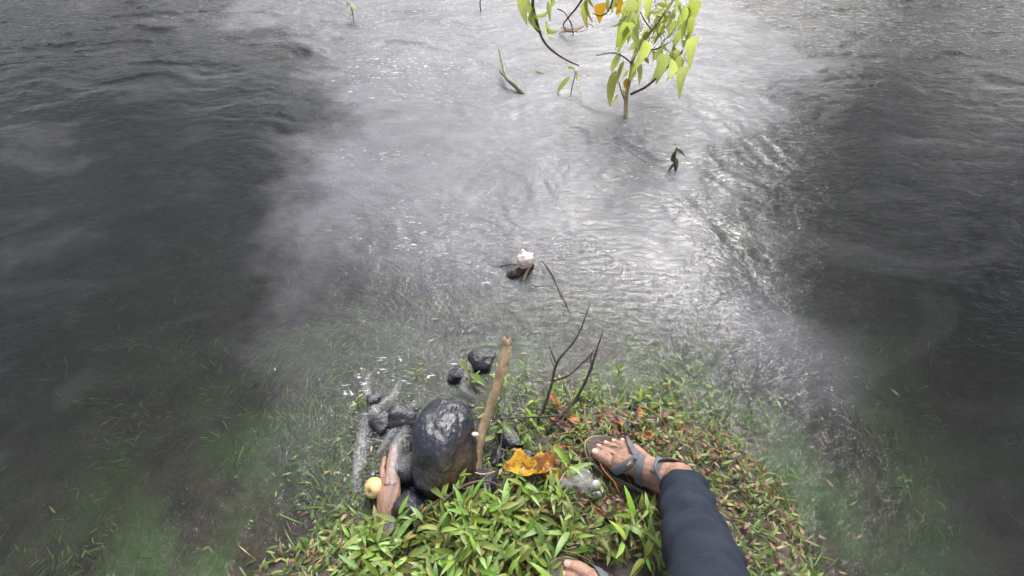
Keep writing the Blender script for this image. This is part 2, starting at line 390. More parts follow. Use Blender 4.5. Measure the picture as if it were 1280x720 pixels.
# ------------------------------------------------------------------ the big boulder
BF = [(Vector((-.95, -.1, .3)).normalized(), .84), (Vector((-.5, .6, .6)).normalized(), .88), (Vector((.75, -.55, .4)).normalized(), .86), (Vector((.1, .98, .2)).normalized(), .88), (Vector((-.3, -.75, .6)).normalized(), .90), (Vector((.9, .35, .25)).normalized(), .9)]
def boulder():
    q = P(555, 558, .03)
    bm = bmesh.new(); bmesh.ops.create_icosphere(bm, subdivisions=6, radius=1)
    for v in bm.verts:
        p = v.co.copy()
        n = noise.noise(p * 1.3 + Vector((4.2, 1, 0))) * .13 + noise.noise(p * 3.2) * .035
        # wrinkled, glistening patch high on the right-hand shoulder
        k = math.exp(-((p - Vector((.38, .30, .85)).normalized()).length / .42) ** 2)
        wr = abs(noise.noise(Vector((p.x * 11, p.y * 6, p.z * 8)) + Vector((noise.noise(p * 5) * 1.6, 0, 3)))) + .5 * abs(noise.noise(p * 21 + Vector((noise.noise(p * 9), 0, 0))))
        n += k * (.045 - .12 * wr)
        n += .012 * noise.fractal(p * 9, .8, 2, 4)
        n += .03 * (1 - p.z) * max(0, -p.y) + .016 * noise.fractal(p * 4, .7, 2, 5); e = 1.03 + .05 * p.y; p = chip(p, BF, .7)
        v.co = Vector((p.x * .098 * e, p.y * .130, p.z * .125)) * (1 + n)
    me = bpy.data.meshes.new('boulder'); bm.to_mesh(me); bm.free()
    me.polygons.foreach_set('use_smooth', [True] * len(me.polygons))
    m = M['boulder']; N = m.node_tree.nodes; L = m.node_tree.links; b = N['Principled BSDF']
    # a mossy brown stain low on the side facing the bank
    tc = N.new('ShaderNodeTexCoord'); sp = N.new('ShaderNodeVectorMath'); sp.operation = 'DISTANCE'; sp.inputs[1].default_value = (.055, -.105, .03)
    L.new(tc.outputs['Object'], sp.inputs[0]); nn = N.new('ShaderNodeTexNoise'); nn.inputs['Scale'].default_value = 30; nn.inputs['Detail'].default_value = 5
    L.new(tc.outputs['Object'], nn.inputs['Vector'])
    ad = N.new('ShaderNodeMath'); ad.operation = 'MULTIPLY_ADD'; ad.inputs[1].default_value = .06; L.new(nn.outputs['Fac'], ad.inputs[0]); L.new(sp.outputs['Value'], ad.inputs[2])
    mr = N.new('ShaderNodeMapRange'); mr.inputs[1].default_value = .075; mr.inputs[2].default_value = .14; mr.inputs[3].default_value = 1; mr.inputs[4].default_value = 0; L.new(ad.outputs[0], mr.inputs[0])
    mx = N.new('ShaderNodeMix'); mx.data_type = 'RGBA'; mx.inputs[7].default_value = (.075, .050, .026, 1)
    old = b.inputs['Base Color'].links[0].from_socket
    L.new(old, mx.inputs[6]); L.new(mr.outputs[0], mx.inputs[0]); L.new(mx.outputs[2], b.inputs['Base Color'])
    me.materials.append(m)
    o = link('boulder', me); o.location = q
    tag(o, 'large rounded wet dark slate boulder with a wrinkled shiny shoulder beside the upright stick', 'boulder')
boulder()
RK = [
 ('rock', 503, 522, .040, .038, .030, 'flat dark wet rock behind the left of the boulder, awash', 1),
 ('rock', 478, 528, .030, .034, .022, 'small dark rock above the driftwood in the trickle', 2),
 ('rock', 603, 452, .042, .036, .035, 'bluish black rock just left of the tip of the upright stick', 3),
 ('rock', 574, 470, .034, .030, .028, 'low black rock half drowned above the boulder', 4),
 ('rock', 509, 588, .042, .060, .045, 'black rock wedged between boulder and driftwood', 5),
 ('rock', 512, 640, .048, .040, .050, 'smooth dark grey rock right of the driftwood foot', 6),
 ('rock', 482, 672, .045, .035, .022, 'dark muddy rock below the driftwood at the left edge of the grass', 7),
 ('rock', 604, 606, .052, .034, .036, 'black rounded rock tucked under the boulder by the stick foot', 8),
 ('rock', 622, 573, .022, .030, .030, 'small bluish rock right of the stick foot', 9),
 ('rock', 640, 548, .034, .040, .026, 'dark wet rock between the stick and the dark twigs', 10),
 ('rock', 655, 571, .028, .024, .020, 'small dark rock above the yellow leaf', 11),
 ('rock', 778, 532, .035, .024, .014, 'grey wet flat rock just beyond the sandal toe', 12),
 ('rock', 800, 510, .040, .022, .012, 'pale wet flat rock in the sodden grass beyond the sandal', 13),
 ('rock', 468, 500, .026, .022, .016, 'little dark rock farthest left in the shallows', 14),
]
for nm, px, py, a, b_, c, lab, sd_ in RK:
    rock(nm, px, py, a, b_, c, M['rock'], lab, sd_ * 3.7, zoff=c * .25, rot=sd_, detail=4)
# dark cobbles and pebbles in the gap (too many to pick apart)
def pebbles():
    mb = MB(); 
    for k in range(700):
        px = random.uniform(438, 668); py = random.uniform(490, 700)
        if px > 560 and py > 612: continue
        if px > 530 and py > 660: continue
        q = G(px, py); r = random.choice([.003, .004, .005, .006, .009]) * random.uniform(.8, 1.3)
        if py < 540 and random.random() < .6: continue
        bm = bmesh.new(); bmesh.ops.create_icosphere(bm, subdivisions=1, radius=1)
        vs = [Vector((v.co.x * r, v.co.y * r * random.uniform(.7, 1.2), v.co.z * r * .6)) * random.uniform(.65, 1.25) + q + Vector((0, 0, r * .2)) for v in bm.verts]
        mb.add(vs, [[v.index for v in f.verts] for f in bm.faces]); bm.free()
    o = mb.build('gravel', mat('wet_gravel', (.03, .032, .04), .3, .5, 60, (.10, .09, .085), .3, 80, coat=.4)); tag(o, 'dark wet gravel and pebbles between the rocks', 'gravel', kind='stuff')
pebbles()

# ------------------------------------------------------------------ leaves
def leaf_mesh(name, L_=.06, W_=.016, droop=.35, fold=.25, twist=0, seg=6, m=None, wave=0):
    vs, fs = [], []
    p = Vector((0, 0, 0)); a = 0.0; rnd = random.Random(hash(name) & 0xffff)
    for i in range(seg + 1):
        t = i / seg
        wdt = W_ * .5 * (math.sin(math.pi * min(1, t ** .72 * 1.0)) ** .8 if 0 < t < 1 else .04) + .0004
        up = fold * wdt
        ph = twist * t
        c, s_ = math.cos(ph), math.sin(ph)
        wv = wave * W_ * math.sin(t * 14)
        vs += [(p.x, p.y - wdt * c, p.z + up - wdt * s_ + wv), (p.x, p.y, p.z), (p.x, p.y + wdt * c, p.z + up + wdt * s_ - wv)]
        a = -droop * t * 1.6
        p = p + Vector((math.cos(a), 0, math.sin(a))) * (L_ / seg)
    for i in range(seg):
        for k in range(2): fs.append((i * 3 + k, i * 3 + k + 1, i * 3 + k + 4, i * 3 + k + 3))
    me = bpy.data.meshes.new(name); me.from_pydata(vs, [], fs); me.update()
    me.polygons.foreach_set('use_smooth', [True] * len(fs)); 
    if m: me.materials.append(m)
    return me

BANK_LEAVES = [leaf_mesh('leaf', random.uniform(.045, .075), random.uniform(.010, .016), random.uniform(.15, .9), random.uniform(.1, .5), random.uniform(-.5, .5), 6, M['leafA']) for k in range(9)]
M['leafB'] = mat('older_leaf', (.11, .19, .04), .5, .4, 12, (.26, .26, .05), .25, 60, trans=.3, objrand=1)
M['leafD'] = mat('withered_leaf', (.28, .22, .06), .6, .3, 14, (.15, .08, .03), .4, 60, trans=.2, objrand=1)
BANK_LEAVES += [leaf_mesh('leaf', random.uniform(.03, .085), random.uniform(.008, .016), random.uniform(.2, 1.2), random.uniform(.1, .7), random.uniform(-1.2, 1.2), 6, M['leafB'], wave=.06) for k in range(6)]
BANK_LEAVES += [leaf_mesh('leaf', random.uniform(.035, .06), random.uniform(.006, .012), random.uniform(.8, 1.6), random.uniform(.5, .9), random.uniform(-1.5, 1.5), 6, M['leafD'], wave=.12) for k in range(1)]
def basis(xdir, up=(0, 0, 1), roll=0):
    x = Vector(xdir).normalized(); z = Vector(up); z = (z - x * z.dot(x))
    z = z.normalized() if z.length > 1e-4 else Vector((0, 1, 0)); y = z.cross(x)
    return Matrix((x, y, z)).transposed().to_4x4() @ Matrix.Rotation(roll, 4, 'X')
MARKS = [((556, 640), 'in front of the boulder'), ((500, 690), 'below the dark grey rock by the driftwood'), ((455, 700), 'in the bottom left corner of the bank'), ((580, 700), 'at the bottom edge below the boulder'),
         ((620, 640), 'under the arching grey twig'), ((665, 640), 'under the big yellow leaf'), ((650, 700), 'at the bottom edge below the yellow leaf'), ((735, 650), 'below the clear plastic cup'), ((790, 700), 'between the maroon leaf and the trousers'),
         ((700, 690), 'left of the nearer sandal'), ((690, 520), 'at the foot of the forked twigs'), ((740, 490), 'at the waterline right of the twig tips'), ((800, 490), 'in the wet grass far beyond the sandal'), ((820, 540), 'just behind the sandal straps'),
         ((650, 490), 'right of the upright stick tip'), ((460, 490), 'by the farthest left rock'), ((530, 480), 'in the shallows above the boulder'), ((620, 480), 'behind the upright stick')]
def near(px, py): return min(MARKS, key=lambda m_: (m_[0][0] - px) ** 2 + (m_[0][1] - py) ** 2)[1]
def sprig(q, h, lean, nleaf, sc, label, group='leafy plants on the bank', pxy=None):
    if label is None: label = ('tall' if h > .068 else 'low' if h < .053 else 'mid height') + (' sparse' if nleaf < 6 else ' bushy' if nleaf > 7 else '') + ' narrow leaved plant ' + near(*pxy)
    root = thing('leafy_plant', label, 'plant', q, group)
    top = Vector((lean[0], lean[1], h)); pts = [Vector((0, 0, -.01)), top * .35 + Vector((0, 0, h * .12)), top * .7 + Vector((0, 0, h * .08)), top]
    mb = MB(); mb.tube(pts, [.0017, .0015, .0012, .0007], 5, sub=3); mb.build('stem', M['greenstem'], root)
    a0 = random.uniform(0, 6.28)
    sp, _ = smooth_path(pts, [1] * 4, 6)
    for k in range(nleaf):
        t = (k + .6) / nleaf; p = sp[min(len(sp) - 1, int(t * (len(sp) - 1)))]
        a = a0 + k * (math.pi * .93) + random.uniform(-.5, .5); elv = random.uniform(.1, .75) + .35 * t
        d = Vector((math.cos(a) * math.cos(elv), math.sin(a) * math.cos(elv), math.sin(elv)))
        if k == nleaf - 1: d = Vector((lean[0] * 3 + random.uniform(-.3, .3), lean[1] * 3 + random.uniform(-.3, .3), .05)).normalized() + Vector((0, 0, .5))
        o = link('leaf', random.choice(BANK_LEAVES), root)
        s_ = sc * random.uniform(.5, 1.2) * (1 - .25 * abs(t - .5))
        o.matrix_local = Matrix.Translation(p) @ basis(d, (0, 0, 1), random.uniform(-.5, .5)) @ Matrix.Scale(s_, 4)
    return root
def in_keepout(px, py):
    # boulder, stick, driftwood, feet, litter stay clear of big leaves
    if ((px - 556) / 52) ** 2 + ((py - 552) / 66) ** 2 < 1: return True
    if 455 < px < 545 and 520 < py < 640: return True
    if 735 < px < 850 and 540 < py < 650: return True
    if px > 690 and py > 694: return True
    return False
n = 0; tries = 0
while n < 150 and tries < 3000:
    tries += 1
    px = random.uniform(432, 822); py = random.uniform(618, 745)
    if px < 520 and py < 665: continue
    if px < 545 and random.random() < .5: continue
    if px > 690 and random.random() < .55: continue
    if in_keepout(px, py) or (700 < px < 810 and 560 < py < 640): continue
    q = G(px, py); 
    sprig(q, random.uniform(.04, .085), (random.uniform(-.04, .04), random.uniform(-.03, .04)), random.randint(5, 8), random.uniform(.75, 1.12),
          None, pxy=(px, py))
    n += 1
for px, py, lab in ((548, 626, 'green plant with long leaves at the foot of the boulder'), (470, 680, 'broad leaved green plant beside the driftwood foot'), (455, 705, 'pale green plant in the bottom left corner of the grass'),
                    (700, 600, 'green plant between the yellow leaf and the clear plastic'), (500, 690, 'arching green plant below the dark grey rock'),
                    (618, 548, 'small bright plant just right of the upright stick'), (588, 480, 'bright little plant growing behind the boulder'), (636, 620, 'upright green plant under the yellow leaf'),
                    (560, 640, 'yellowish plant in front of the boulder')):
    q = G(px, py); r = sprig(q, .06, (random.uniform(-.03, .03), .02), 8, 1.0, lab, None)
# smaller plants that stand in the shallows and sodden grass
for k in range(46):
    px = random.uniform(645, 842); py = random.uniform(470, 560)
    if 742 < px and py > 545: continue
    q = G(px, py); sprig(q, random.uniform(.02, .05), (random.uniform(-.02, .02), random.uniform(-.02, .03)), random.randint(5, 7), random.uniform(.4, .62), 'short yellow green plant ' + near(px, py), 'small plants along the waterline')
for k in range(16):
    px = random.uniform(440, 640); py = random.uniform(470, 520)
    if in_keepout(px, py): continue
    q = G(px, py); sprig(q, random.uniform(.02, .04), (random.uniform(-.02, .02), random.uniform(-.02, .03)), 5, random.uniform(.4, .6), 'little green plant standing in water ' + near(px, py), 'little plants in the shallows')

# ------------------------------------------------------------------ ground cover: blades and little leaves, one mesh
def scatter_leaves(name, pts, Ls, Ws, cols, mname, elev=(.2, 1.1), bend=.5, label=None, az=None):
    n = len(pts); P0 = np.asarray(pts); Ls = np.asarray(Ls); Ws = np.asarray(Ws); rs = np.random.RandomState(hash(name) % 1000 if False else len(name))
    azm = rs.uniform(0, 2 * np.pi, n) if az is None else az; elv = rs.uniform(elev[0], elev[1], n); bd = rs.uniform(.2, 1, n) * bend
    tt = np.array([0, .3, .65, 1.0]); ww = np.array([.35, 1.0, .75, .03])
    V = np.zeros((n, 8, 3)); p = P0.copy(); prev = 0
    side = np.stack([-np.sin(azm), np.cos(azm), rs.uniform(-.6, .6, n)], 1)
    for i in range(4):
        if i:
            e = elv - bd * 2.2 * (tt[i] - .15); ln = (tt[i] - tt[i - 1]) * Ls
            p = p + np.stack([np.cos(azm) * np.cos(e), np.sin(azm) * np.cos(e), np.sin(e)], 1) * ln[:, None]
        wv = (Ws * .5 * ww[i])[:, None] * side
        V[:, i * 2] = p - wv; V[:, i * 2 + 1] = p + wv
    F = np.array([[0, 1, 3, 2], [2, 3, 5, 4], [4, 5, 7, 6]])
    faces = (np.arange(n)[:, None, None] * 8 + F[None]).reshape(-1, 4).astype(np.int32)
    me = bpy.data.meshes.new(name); me.vertices.add(n * 8); me.vertices.foreach_set('co', V.astype(np.float32).ravel())
    me.loops.add(faces.size); me.loops.foreach_set('vertex_index', faces.ravel()); me.polygons.add(len(faces))
    me.polygons.foreach_set('loop_start', np.arange(0, faces.size, 4, dtype=np.int32)); me.polygons.foreach_set('loop_total', np.full(len(faces), 4, np.int32))
    me.update(calc_edges=True); me.polygons.foreach_set('use_smooth', np.ones(len(faces), bool))
    a = me.attributes.new('leafcol', 'FLOAT_COLOR', 'POINT'); c = np.ones((n, 8, 4), np.float32); c[:, :, :3] = np.asarray(cols)[:, None, :]; a.data.foreach_set('color', c.ravel())
    me.materials.append(M[mname]); o = link(name, me); tag(o, label, name.replace('_', ' ') if label else None, kind='stuff'); return o
rs = np.random.RandomState(11)
GREEN = np.array([[.12, .22, .035], [.17, .27, .05], [.09, .16, .04], [.20, .25, .07], [.14, .20, .06]])
DEAD = np.array([[.26, .15, .07], [.14, .07, .035], [.30, .22, .12], [.09, .055, .035]])
def cover(n, xr, yr, dens):
    x = rs.uniform(*xr, n); y = rs.uniform(*yr, n); d = shore_d(x, y); k = rs.uniform(0, 1, n) < dens(x, y, d); return x[k], y[k], d[k]
def not_rocks(x, y):
    q = P(555, 562, .0); a = (((x - q.x) / .10) ** 2 + ((y - q.y) / .12) ** 2) > 1
    q = P(508, 600, .0); b = (((x - q.x) / .09) ** 2 + ((y - q.y) / .10) ** 2) > 1
    f1, f2 = P(800, 597, .03), P(775, 745, .03)
    c = (((x - f1.x) / .10) ** 2 + ((y - f1.y) / .07) ** 2) > 1; e = (((x - f2.x) / .12) ** 2 + ((y - f2.y) / .07) ** 2) > 1
    return a & b & c & e
# little leaves on the bank
x, y, d = cover(60000, (-.9, 1.0), (-.15, 1.0), lambda x, y, d: np.where(d > -.01, .25 + .25 * np.clip(fbm(x * 9, y * 9, 3, 71) + .3, 0, 1), 0) * not_rocks(x, y))
z = ground_z(x, y); n = len(x); col = GREEN[rs.randint(0, 5, n)] * rs.uniform(.6, 1.15, (n, 1)); dead = rs.uniform(0, 1, n) < .17 + .35 * (x > .18)*(y<.62)*(y>.3); col[dead] = DEAD[rs.randint(0, 4, dead.sum())]
scatter_leaves('ground_cover', np.stack([x, y, z + rs.uniform(-.004, .02, n)], 1), rs.uniform(.012, .034, n), rs.uniform(.003, .009, n), col, 'cover', (0, 1.1), .5, 'dense small leaved green ground cover on the muddy bank')
# thin blades sticking out
x, y, d = cover(9000, (-.9, 1.0), (-.15, .95), lambda x, y, d: np.where(d > -.06, .4, 0) * not_rocks(x, y))
z = np.maximum(ground_z(x, y), -.01); n = len(x); col = GREEN[rs.randint(0, 5, n)] * rs.uniform(.7, 1.2, (n, 1)); dead = rs.uniform(0, 1, n) < .4; col[dead] = DEAD[rs.randint(0, 4, dead.sum())] * 1.1
scatter_leaves('grass_blades', np.stack([x, y, z], 1), rs.uniform(.03, .09, n), rs.uniform(.0012, .003, n), col, 'cover', (.3, 1.3), .9, 'thin green and dry grass blades among the plants')
# emergent weeds poking through the film of water off the bank
x, y, d = cover(60000, (-1.3, 1.3), (.0, 1.25), lambda x, y, d: np.where(d < .0, .55 * np.exp(d / .11) * np.clip(fbm(x * 7, y * 7, 3, 81) * 2.2 + .55, 0, 1), 0) * not_rocks(x, y) * (1 - .85 * edge_dark(x, y)))
n = len(x); col = GREEN[rs.randint(0, 5, n)] * rs.uniform(.55, 1.1, (n, 1)) * np.array([.9, .95, 1.1]); dead = rs.uniform(0, 1, n) < .15; col[dead] = DEAD[rs.randint(0, 4, dead.sum())]
scatter_leaves('waterline_weeds', np.stack([x, y, rs.uniform(-.012, .008, n)], 1), rs.uniform(.010, .032, n), rs.uniform(.0025, .006, n), col, 'cover', (-.1, .8), .5, 'flooded green weeds poking through the shallow water')
# drowned weeds seen through the water
x, y, d = cover(210000, (-2.4, 1.6), (.0, 1.9), lambda x, y, d: np.where(d < 0, np.exp(d / .7) * np.clip(fbm(x * 4.5, y * 4.5, 4, 91) * 3 + .25, 0, 1) * np.where(x < .15, 1.0, .5), 0) * (1 - .75 * edge_dark(x, y)))
z = ground_z(x, y); n = len(x); col = np.array([[.13, .22, .06], [.17, .23, .06], [.09, .16, .05], [.14, .14, .06], [.06, .10, .05]])[rs.randint(0, 5, n)] * rs.uniform(.6, 1.5, (n, 1))
zz = z + np.clip(-z - .01, 0, .5) * rs.uniform(.25, 1.0, n)
scatter_leaves('drowned_weeds', np.stack([x, y, np.minimum(zz, -.006)], 1), rs.uniform(.018, .055, n), rs.uniform(.0015, .0038, n), col, 'weed', (-.25, .35), .5, 'drowned green weeds waving under the clear shallows', az=fbm(x * 3, y * 3, 3, 95) * 5 + 1.2 + rs.normal(0, .45, n))

# ------------------------------------------------------------------ sticks and twigs
def on(px, py, z): return P(px, py, z)
def branch(name, specs, m, label, cat, group=None, partname='branch'):
    """specs: list of (points, radii); the first is the main stem, the rest are its forks"""
    base = Vector(specs[0][0][0]); root = thing(name, label, cat, base, group)
    for i, (pts, rad) in enumerate(specs):
        mb = MB(); mb.tube([Vector(p) - base for p in pts], rad, 8, .25, sub=5); mb.build('stem' if i == 0 else partname, m, root)
    return root
# the upright broken stick
b0 = G(594, 596)
root = thing('upright_stick', 'pale brown broken stick standing upright beside the boulder', 'stick', b0)
pts = [on(593, 598, .0), on(597, 565, .05), on(606, 530, .10), on(619, 492, .165), on(629, 455, .22), on(634, 432, .255)]
mb = MB(); mb.tube([p - b0 for p in pts], [.0165, .0140, .0130, .0135, .0145, .0125], 14, .35, sub=7, cap=True); mb.build('stem', M['stake'], root)
for k, (dx, dy, h) in enumerate(((-.006, 0, .035), (.006, .004, .022), (.001, -.006, .028))):
    mb = MB(); t = pts[-1] - b0 + Vector((dx, dy, 0)); mb.tube([t - Vector((0, 0, .02)), t + Vector((0, .002, h * .5)), t + Vector((dx * .3, .006, h))], [.0075, .006, .0015], 6, .4); mb.build('splinter', M['stake'], root)
for a, b_, r in (((606, 530), (600, 520), .004), ((619, 492), (628, 488), .005)):
    pass
mb = MB()
bm = bmesh.new(); bmesh.ops.create_icosphere(bm, subdivisions=3, radius=1)
for v in bm.verts: v.co = Vector((v.co.x * .010, v.co.y * .006, v.co.z * .017)) * (1 + .12 * noise.noise(v.co * 3))
me = bpy.data.meshes.new('snail_shell'); bm.to_mesh(me); bm.free(); me.polygons.foreach_set('use_smooth', [True] * len(me.polygons)); me.materials.append(M['shell'])
o = link('snail_shell', me); o.location = on(594, 543, .115); o.rotation_euler = (.5, .1, 0); tag(o, 'small oval cream shell stuck on the side of the upright stick', 'shell')

# dark forked twigs
g = 'dark forked twigs'
branch('forked_twig', [
    ([on(664, 536, .01), on(680, 510, .05), on(690, 478, .10), on(697, 452, .14), on(722, 420, .19), on(738, 378, .25)], [.0055, .0048, .0042, .0036, .0028, .0014]),
    ([on(692, 476, .105), on(712, 468, .12), on(732, 450, .15), on(743, 436, .17)], [.0036, .0028, .0022, .0012]),
    ([on(696, 455, .137), on(691, 444, .155), on(686, 432, .17)], [.0030, .0022, .0012]),
    ([on(694, 462, .13), on(689, 450, .14), on(687, 442, .15)], [.0018, .0014, .001])],
    M['darktwig'], 'dark forked twig rising from the rocks to the highest tip left of the pair', 'twig')
branch('forked_twig', [
    ([on(676, 550, .01), on(696, 525, .045), on(718, 502, .075), on(735, 470, .13), on(745, 440, .18), on(754, 413, .22)], [.0062, .0056, .0048, .0040, .0028, .0013]),
    ([on(741, 461, .145), on(738, 450, .16), on(741, 438, .175)], [.0026, .002, .0012])],
    M['darktwig'], 'dark crooked twig leaning right of the taller forked one', 'twig')
def twig(pts, rad, m, label, name='twig', n=6, wob=.25, cat='twig', group=None, sub=5):
    mb = MB(); mb.tube(pts, rad, n, wob, sub=sub); o = mb.build(name, M[m]); set_origin(o, pts[0]); tag(o, label, cat, group); return o
twig([on(690, 556, .03), on(715, 551, .045), on(738, 545, .055), on(757, 538, .06)], [.004, .0035, .003, .0015], 'darktwig', 'short dark twig lying towards the sandal toe')
twig([on(615, 524, .05), on(650, 522, .05), on(690, 520, .055), on(712, 515, .05)], [.002, .0025, .003, .0015], 'darktwig', 'thin dark twig lying level behind the stick')
twig([on(500, 588, .03), on(530, 598, .06), on(560, 618, .06)], [.0018, .0018, .001], 'greytwig', 'short thin twig curving under the front of the boulder')
twig([on(522, 655, .03), on(548, 632, .06), on(575, 610, .08), on(606, 601, .085), on(632, 612, .07), on(652, 628, .05)], [.003, .0038, .004, .003, .002, .0012], 'greytwig', 'long grey twig arching over the plants before the boulder')
twig([on(505, 700, .03), on(520, 660, .06), on(540, 632, .07), on(556, 618, .07)], [.0025, .003, .0025, .0015], 'darktwig', 'dark twig slanting through the plants left of the arching one')
twig([on(631, 500, .08), on(628, 540, .10), on(622, 580, .09), on(612, 622, .05)], [.0016, .0016, .0016, .001], 'darktwig', 'thin dark stalk hanging down past the right of the stick')
twig([on(586, 478, .03), on(600, 510, .10), on(604, 525, .12)], [.0012, .001, .0008], 'greytwig', 'fine grey stalk behind the upright stick')
twig([on(594, 591, .055), on(606, 593, .06), on(622, 588, .05)], [.002, .0022, .001], 'stake', 'small pale twig at the foot of the stick')
twig([on(702, 372, .0), on(690, 342, .004), on(676, 325, .0)], [.003, .003, .001], 'greytwig', 'faint drowned stem trailing below the white lump')
twig([on(716, 402, -.004), on(708, 380, .002), on(702, 366, .0)], [.002, .003, .003], 'greytwig', 'faint drowned stem trailing above the twig tip')

# dry straws along the sandal and through the plants
for k in range(34):
    t = random.random()
    a = on(728 + random.uniform(-8, 8) + 70 * t * .4, 540 + 60 * t * .6 + random.uniform(-8, 8), .035 + random.uniform(0, .03))
    b_ = a + Vector((random.uniform(.03, .14), -random.uniform(.02, .13), random.uniform(-.01, .03)))
    mid_ = (a + b_) / 2 + Vector((random.uniform(-.015, .01), random.uniform(-.015, .01), random.uniform(.0, .02)))
    twig([a, mid_, b_], [.0016, .0016, .0008], random.choice(['redstraw', 'redstraw', 'straw']), 'orange brown dry stem lying along the inner side of the sandal', 'straw', 4, 0, 'straw', 'dry stems beside the sandal', 3)
for k in range(60):
    px, py = (random.uniform(500, 830), random.uniform(625, 720)) if k < 40 else (random.uniform(690, 842), random.uniform(515, 560))
    if in_keepout(px, py): continue
    q = G(px, py); a = random.uniform(0, 6.28); L_ = random.uniform(.04, .11)
    d = Vector((math.cos(a), math.sin(a), 0)) * L_; z0 = random.uniform(.01, .05)
    twig([q + Vector((0, 0, z0)), q + d * .5 + Vector((random.uniform(-.01, .01), random.uniform(-.01, .01), z0 + .015)), q + d + Vector((0, 0, random.uniform(.01, .05)))], [.0013, .0013, .0006],
         random.choice(['straw', 'redstraw', 'straw', 'greytwig']), 'thin dry stalk caught among plants ' + near(px, py), 'straw', 4, 0, 'straw', 'dry stalks scattered through the plants', 3)

# ------------------------------------------------------------------ dead leaves and litter
def dead_leaf(px, py, z, L_, W_, rot, m, label, seed, lobes=0, curl=.3, cat='leaf', crump=.12, name='dead_leaf', group=None):
    rnd = random.Random(seed); nu, nv = 14, 9; vs = []; fs = []
    for i in range(nu + 1):
        t = i / nu
        wd = W_ * .5 * (math.sin(math.pi * t ** .8)) ** .7 * (1 + lobes * math.sin(t * 15 + seed)) if 0 < i < nu else W_ * .02
        for j in range(nv):
            s_ = j / (nv - 1) * 2 - 1
            x = (t - .5) * L_; y = s_ * wd
            zz = abs(s_) * wd * curl + crump * L_ * noise.noise(Vector((x, y, seed * 1.7)) * (2.6 / L_)) + .04 * L_ * noise.noise(Vector((x, y, seed)) * (8 / L_)) + .25 * curl * L_ * (t - .5) ** 2 * 2
            vs.append((x, y, zz))
    for i in range(nu):
        for j in range(nv - 1): fs.append((i * nv + j, i * nv + j + 1, (i + 1) * nv + j + 1, (i + 1) * nv + j))
    mb = MB(); mb.v = vs; mb.f = fs
    o = mb.build(name, M[m]); so = o.modifiers.new('thick', 'SOLIDIFY'); so.thickness = .0006
    o.location = on(px, py, z); o.rotation_euler = (rnd.uniform(-.25, .25), rnd.uniform(-.25, .25), rot); tag(o, label, cat, group); return o
dead_leaf(664, 583, .06, .150, .066, .15, 'yellow', 'large crumpled bright yellow leaf on the plants right of the boulder', 3, .34, .6, crump=.2)
dead_leaf(691, 592, .062, .060, .045, -.5, 'yellow', 'smaller ochre yellow leaf lapping the right end of the big yellow one', 8, .15, .4)
dead_leaf(712, 598, .05, .07, .018, -.3, 'yellow', 'narrow yellow leaf pointing at the clear plastic', 12, 0, .5)
dead_leaf(694, 500, .03, .05, .022, -1.0, 'orange', 'small bright orange leaf at the waterline behind the crooked twig', 5, .1, .3)
dead_leaf(712, 520, .035, .10, .030, -.9, 'orange', 'long brownish orange leaf crossing under the crooked twig', 15, .1, .3)
dead_leaf(682, 580, .068, .06, .05, .9, 'orange', 'curled tan leaf lying over the right of the big yellow leaf', 77, .2, .6, crump=.2)
dead_leaf(653, 610, .05, .070, .040, -1.2, 'brown', 'dark brown wet leaf folded under the yellow leaf', 21, .1, .5)
dead_leaf(780, 546, .045, .035, .026, .5, 'maroon', 'small dark red leaf beyond the sandal toe', 22, 0, .5)
dead_leaf(791, 679, .055, .062, .055, .3, 'maroon', 'round crumpled maroon leaf below the sandal', 30, .18, .2, crump=.22)
dead_leaf(703, 640, .045, .075, .045, .2, 'brown', 'flat brown leaf below the clear plastic', 31, .1, .3)
dead_leaf(768, 640, .045, .085, .060, -1.0, 'brown', 'big dark brown leaf between plastic and maroon leaf', 33, .12, .3)
dead_leaf(738, 560, .03, .06, .05, -.3, 'brown', 'reddish brown leaf left of the sandal toe', 34, .12, .4)
dead_leaf(722, 578, .03, .07, .045, .8, 'brown', 'dark brown leaf above the clear plastic', 36, .12, .4)
dead_leaf(752, 590, .03, .06, .03, -.7, 'orange', 'orange brown leaf against the inner edge of the sandal', 37, .1, .4)
dead_leaf(808, 545, .03, .05, .03, .3, 'orange', 'rusty leaf in the grass behind the front strap', 38, .1, .4)
dead_leaf(756, 525, .02, .06, .035, .9, 'brown', 'pinkish brown wet leaf right of the crooked twig foot', 40, .1, .2)
for k in range(60):
    px, py = (random.uniform(560, 830), random.uniform(640, 718)) if k < 16 else (random.uniform(690, 842), random.uniform(515, 640))
    if in_keepout(px, py): continue
    dead_leaf(px, py, .03 if k < 16 else .042, random.uniform(.025, .05), random.uniform(.012, .025), random.uniform(0, 6), random.choice(['brown', 'brown', 'orange', 'maroon']), 'small brown leaf scrap ' + near(px, py), 50 + k, .1, .4, group='brown leaf scraps among the plants')

# clear plastic cup lid / bottle end, and a white cap
def lathe(prof, n=28):
    mb = MB(); vs = []; fs = []
    for r, z in prof:
        for k in range(n): a = 2 * math.pi * k / n; vs.append((r * math.cos(a), r * math.sin(a), z))
    for i in range(len(prof) - 1):
        for k in range(n): fs.append((i * n + k, i * n + (k + 1) % n, (i + 1) * n + (k + 1) % n, (i + 1) * n + k))
    mb.add(vs, fs); return mb
base = on(726, 604, .058)
root = thing('plastic_cup', 'crushed clear plastic cup piece lying in litter left of the sandal', 'plastic cup', base); root.scale = (1.55, 1.55, 1.4)
mb = lathe([(.0, .030), (.011, .030), (.013, .026), (.014, .012), (.020, .006), (.026, 0), (.028, -.010), (.030, -.012)])
mb.v = [(x * 1.25 - .4 * z, y * (.75 + .25 * math.sin(x * 90)), z + .004 * math.sin(x * 120 + y * 60)) for x, y, z in mb.v]
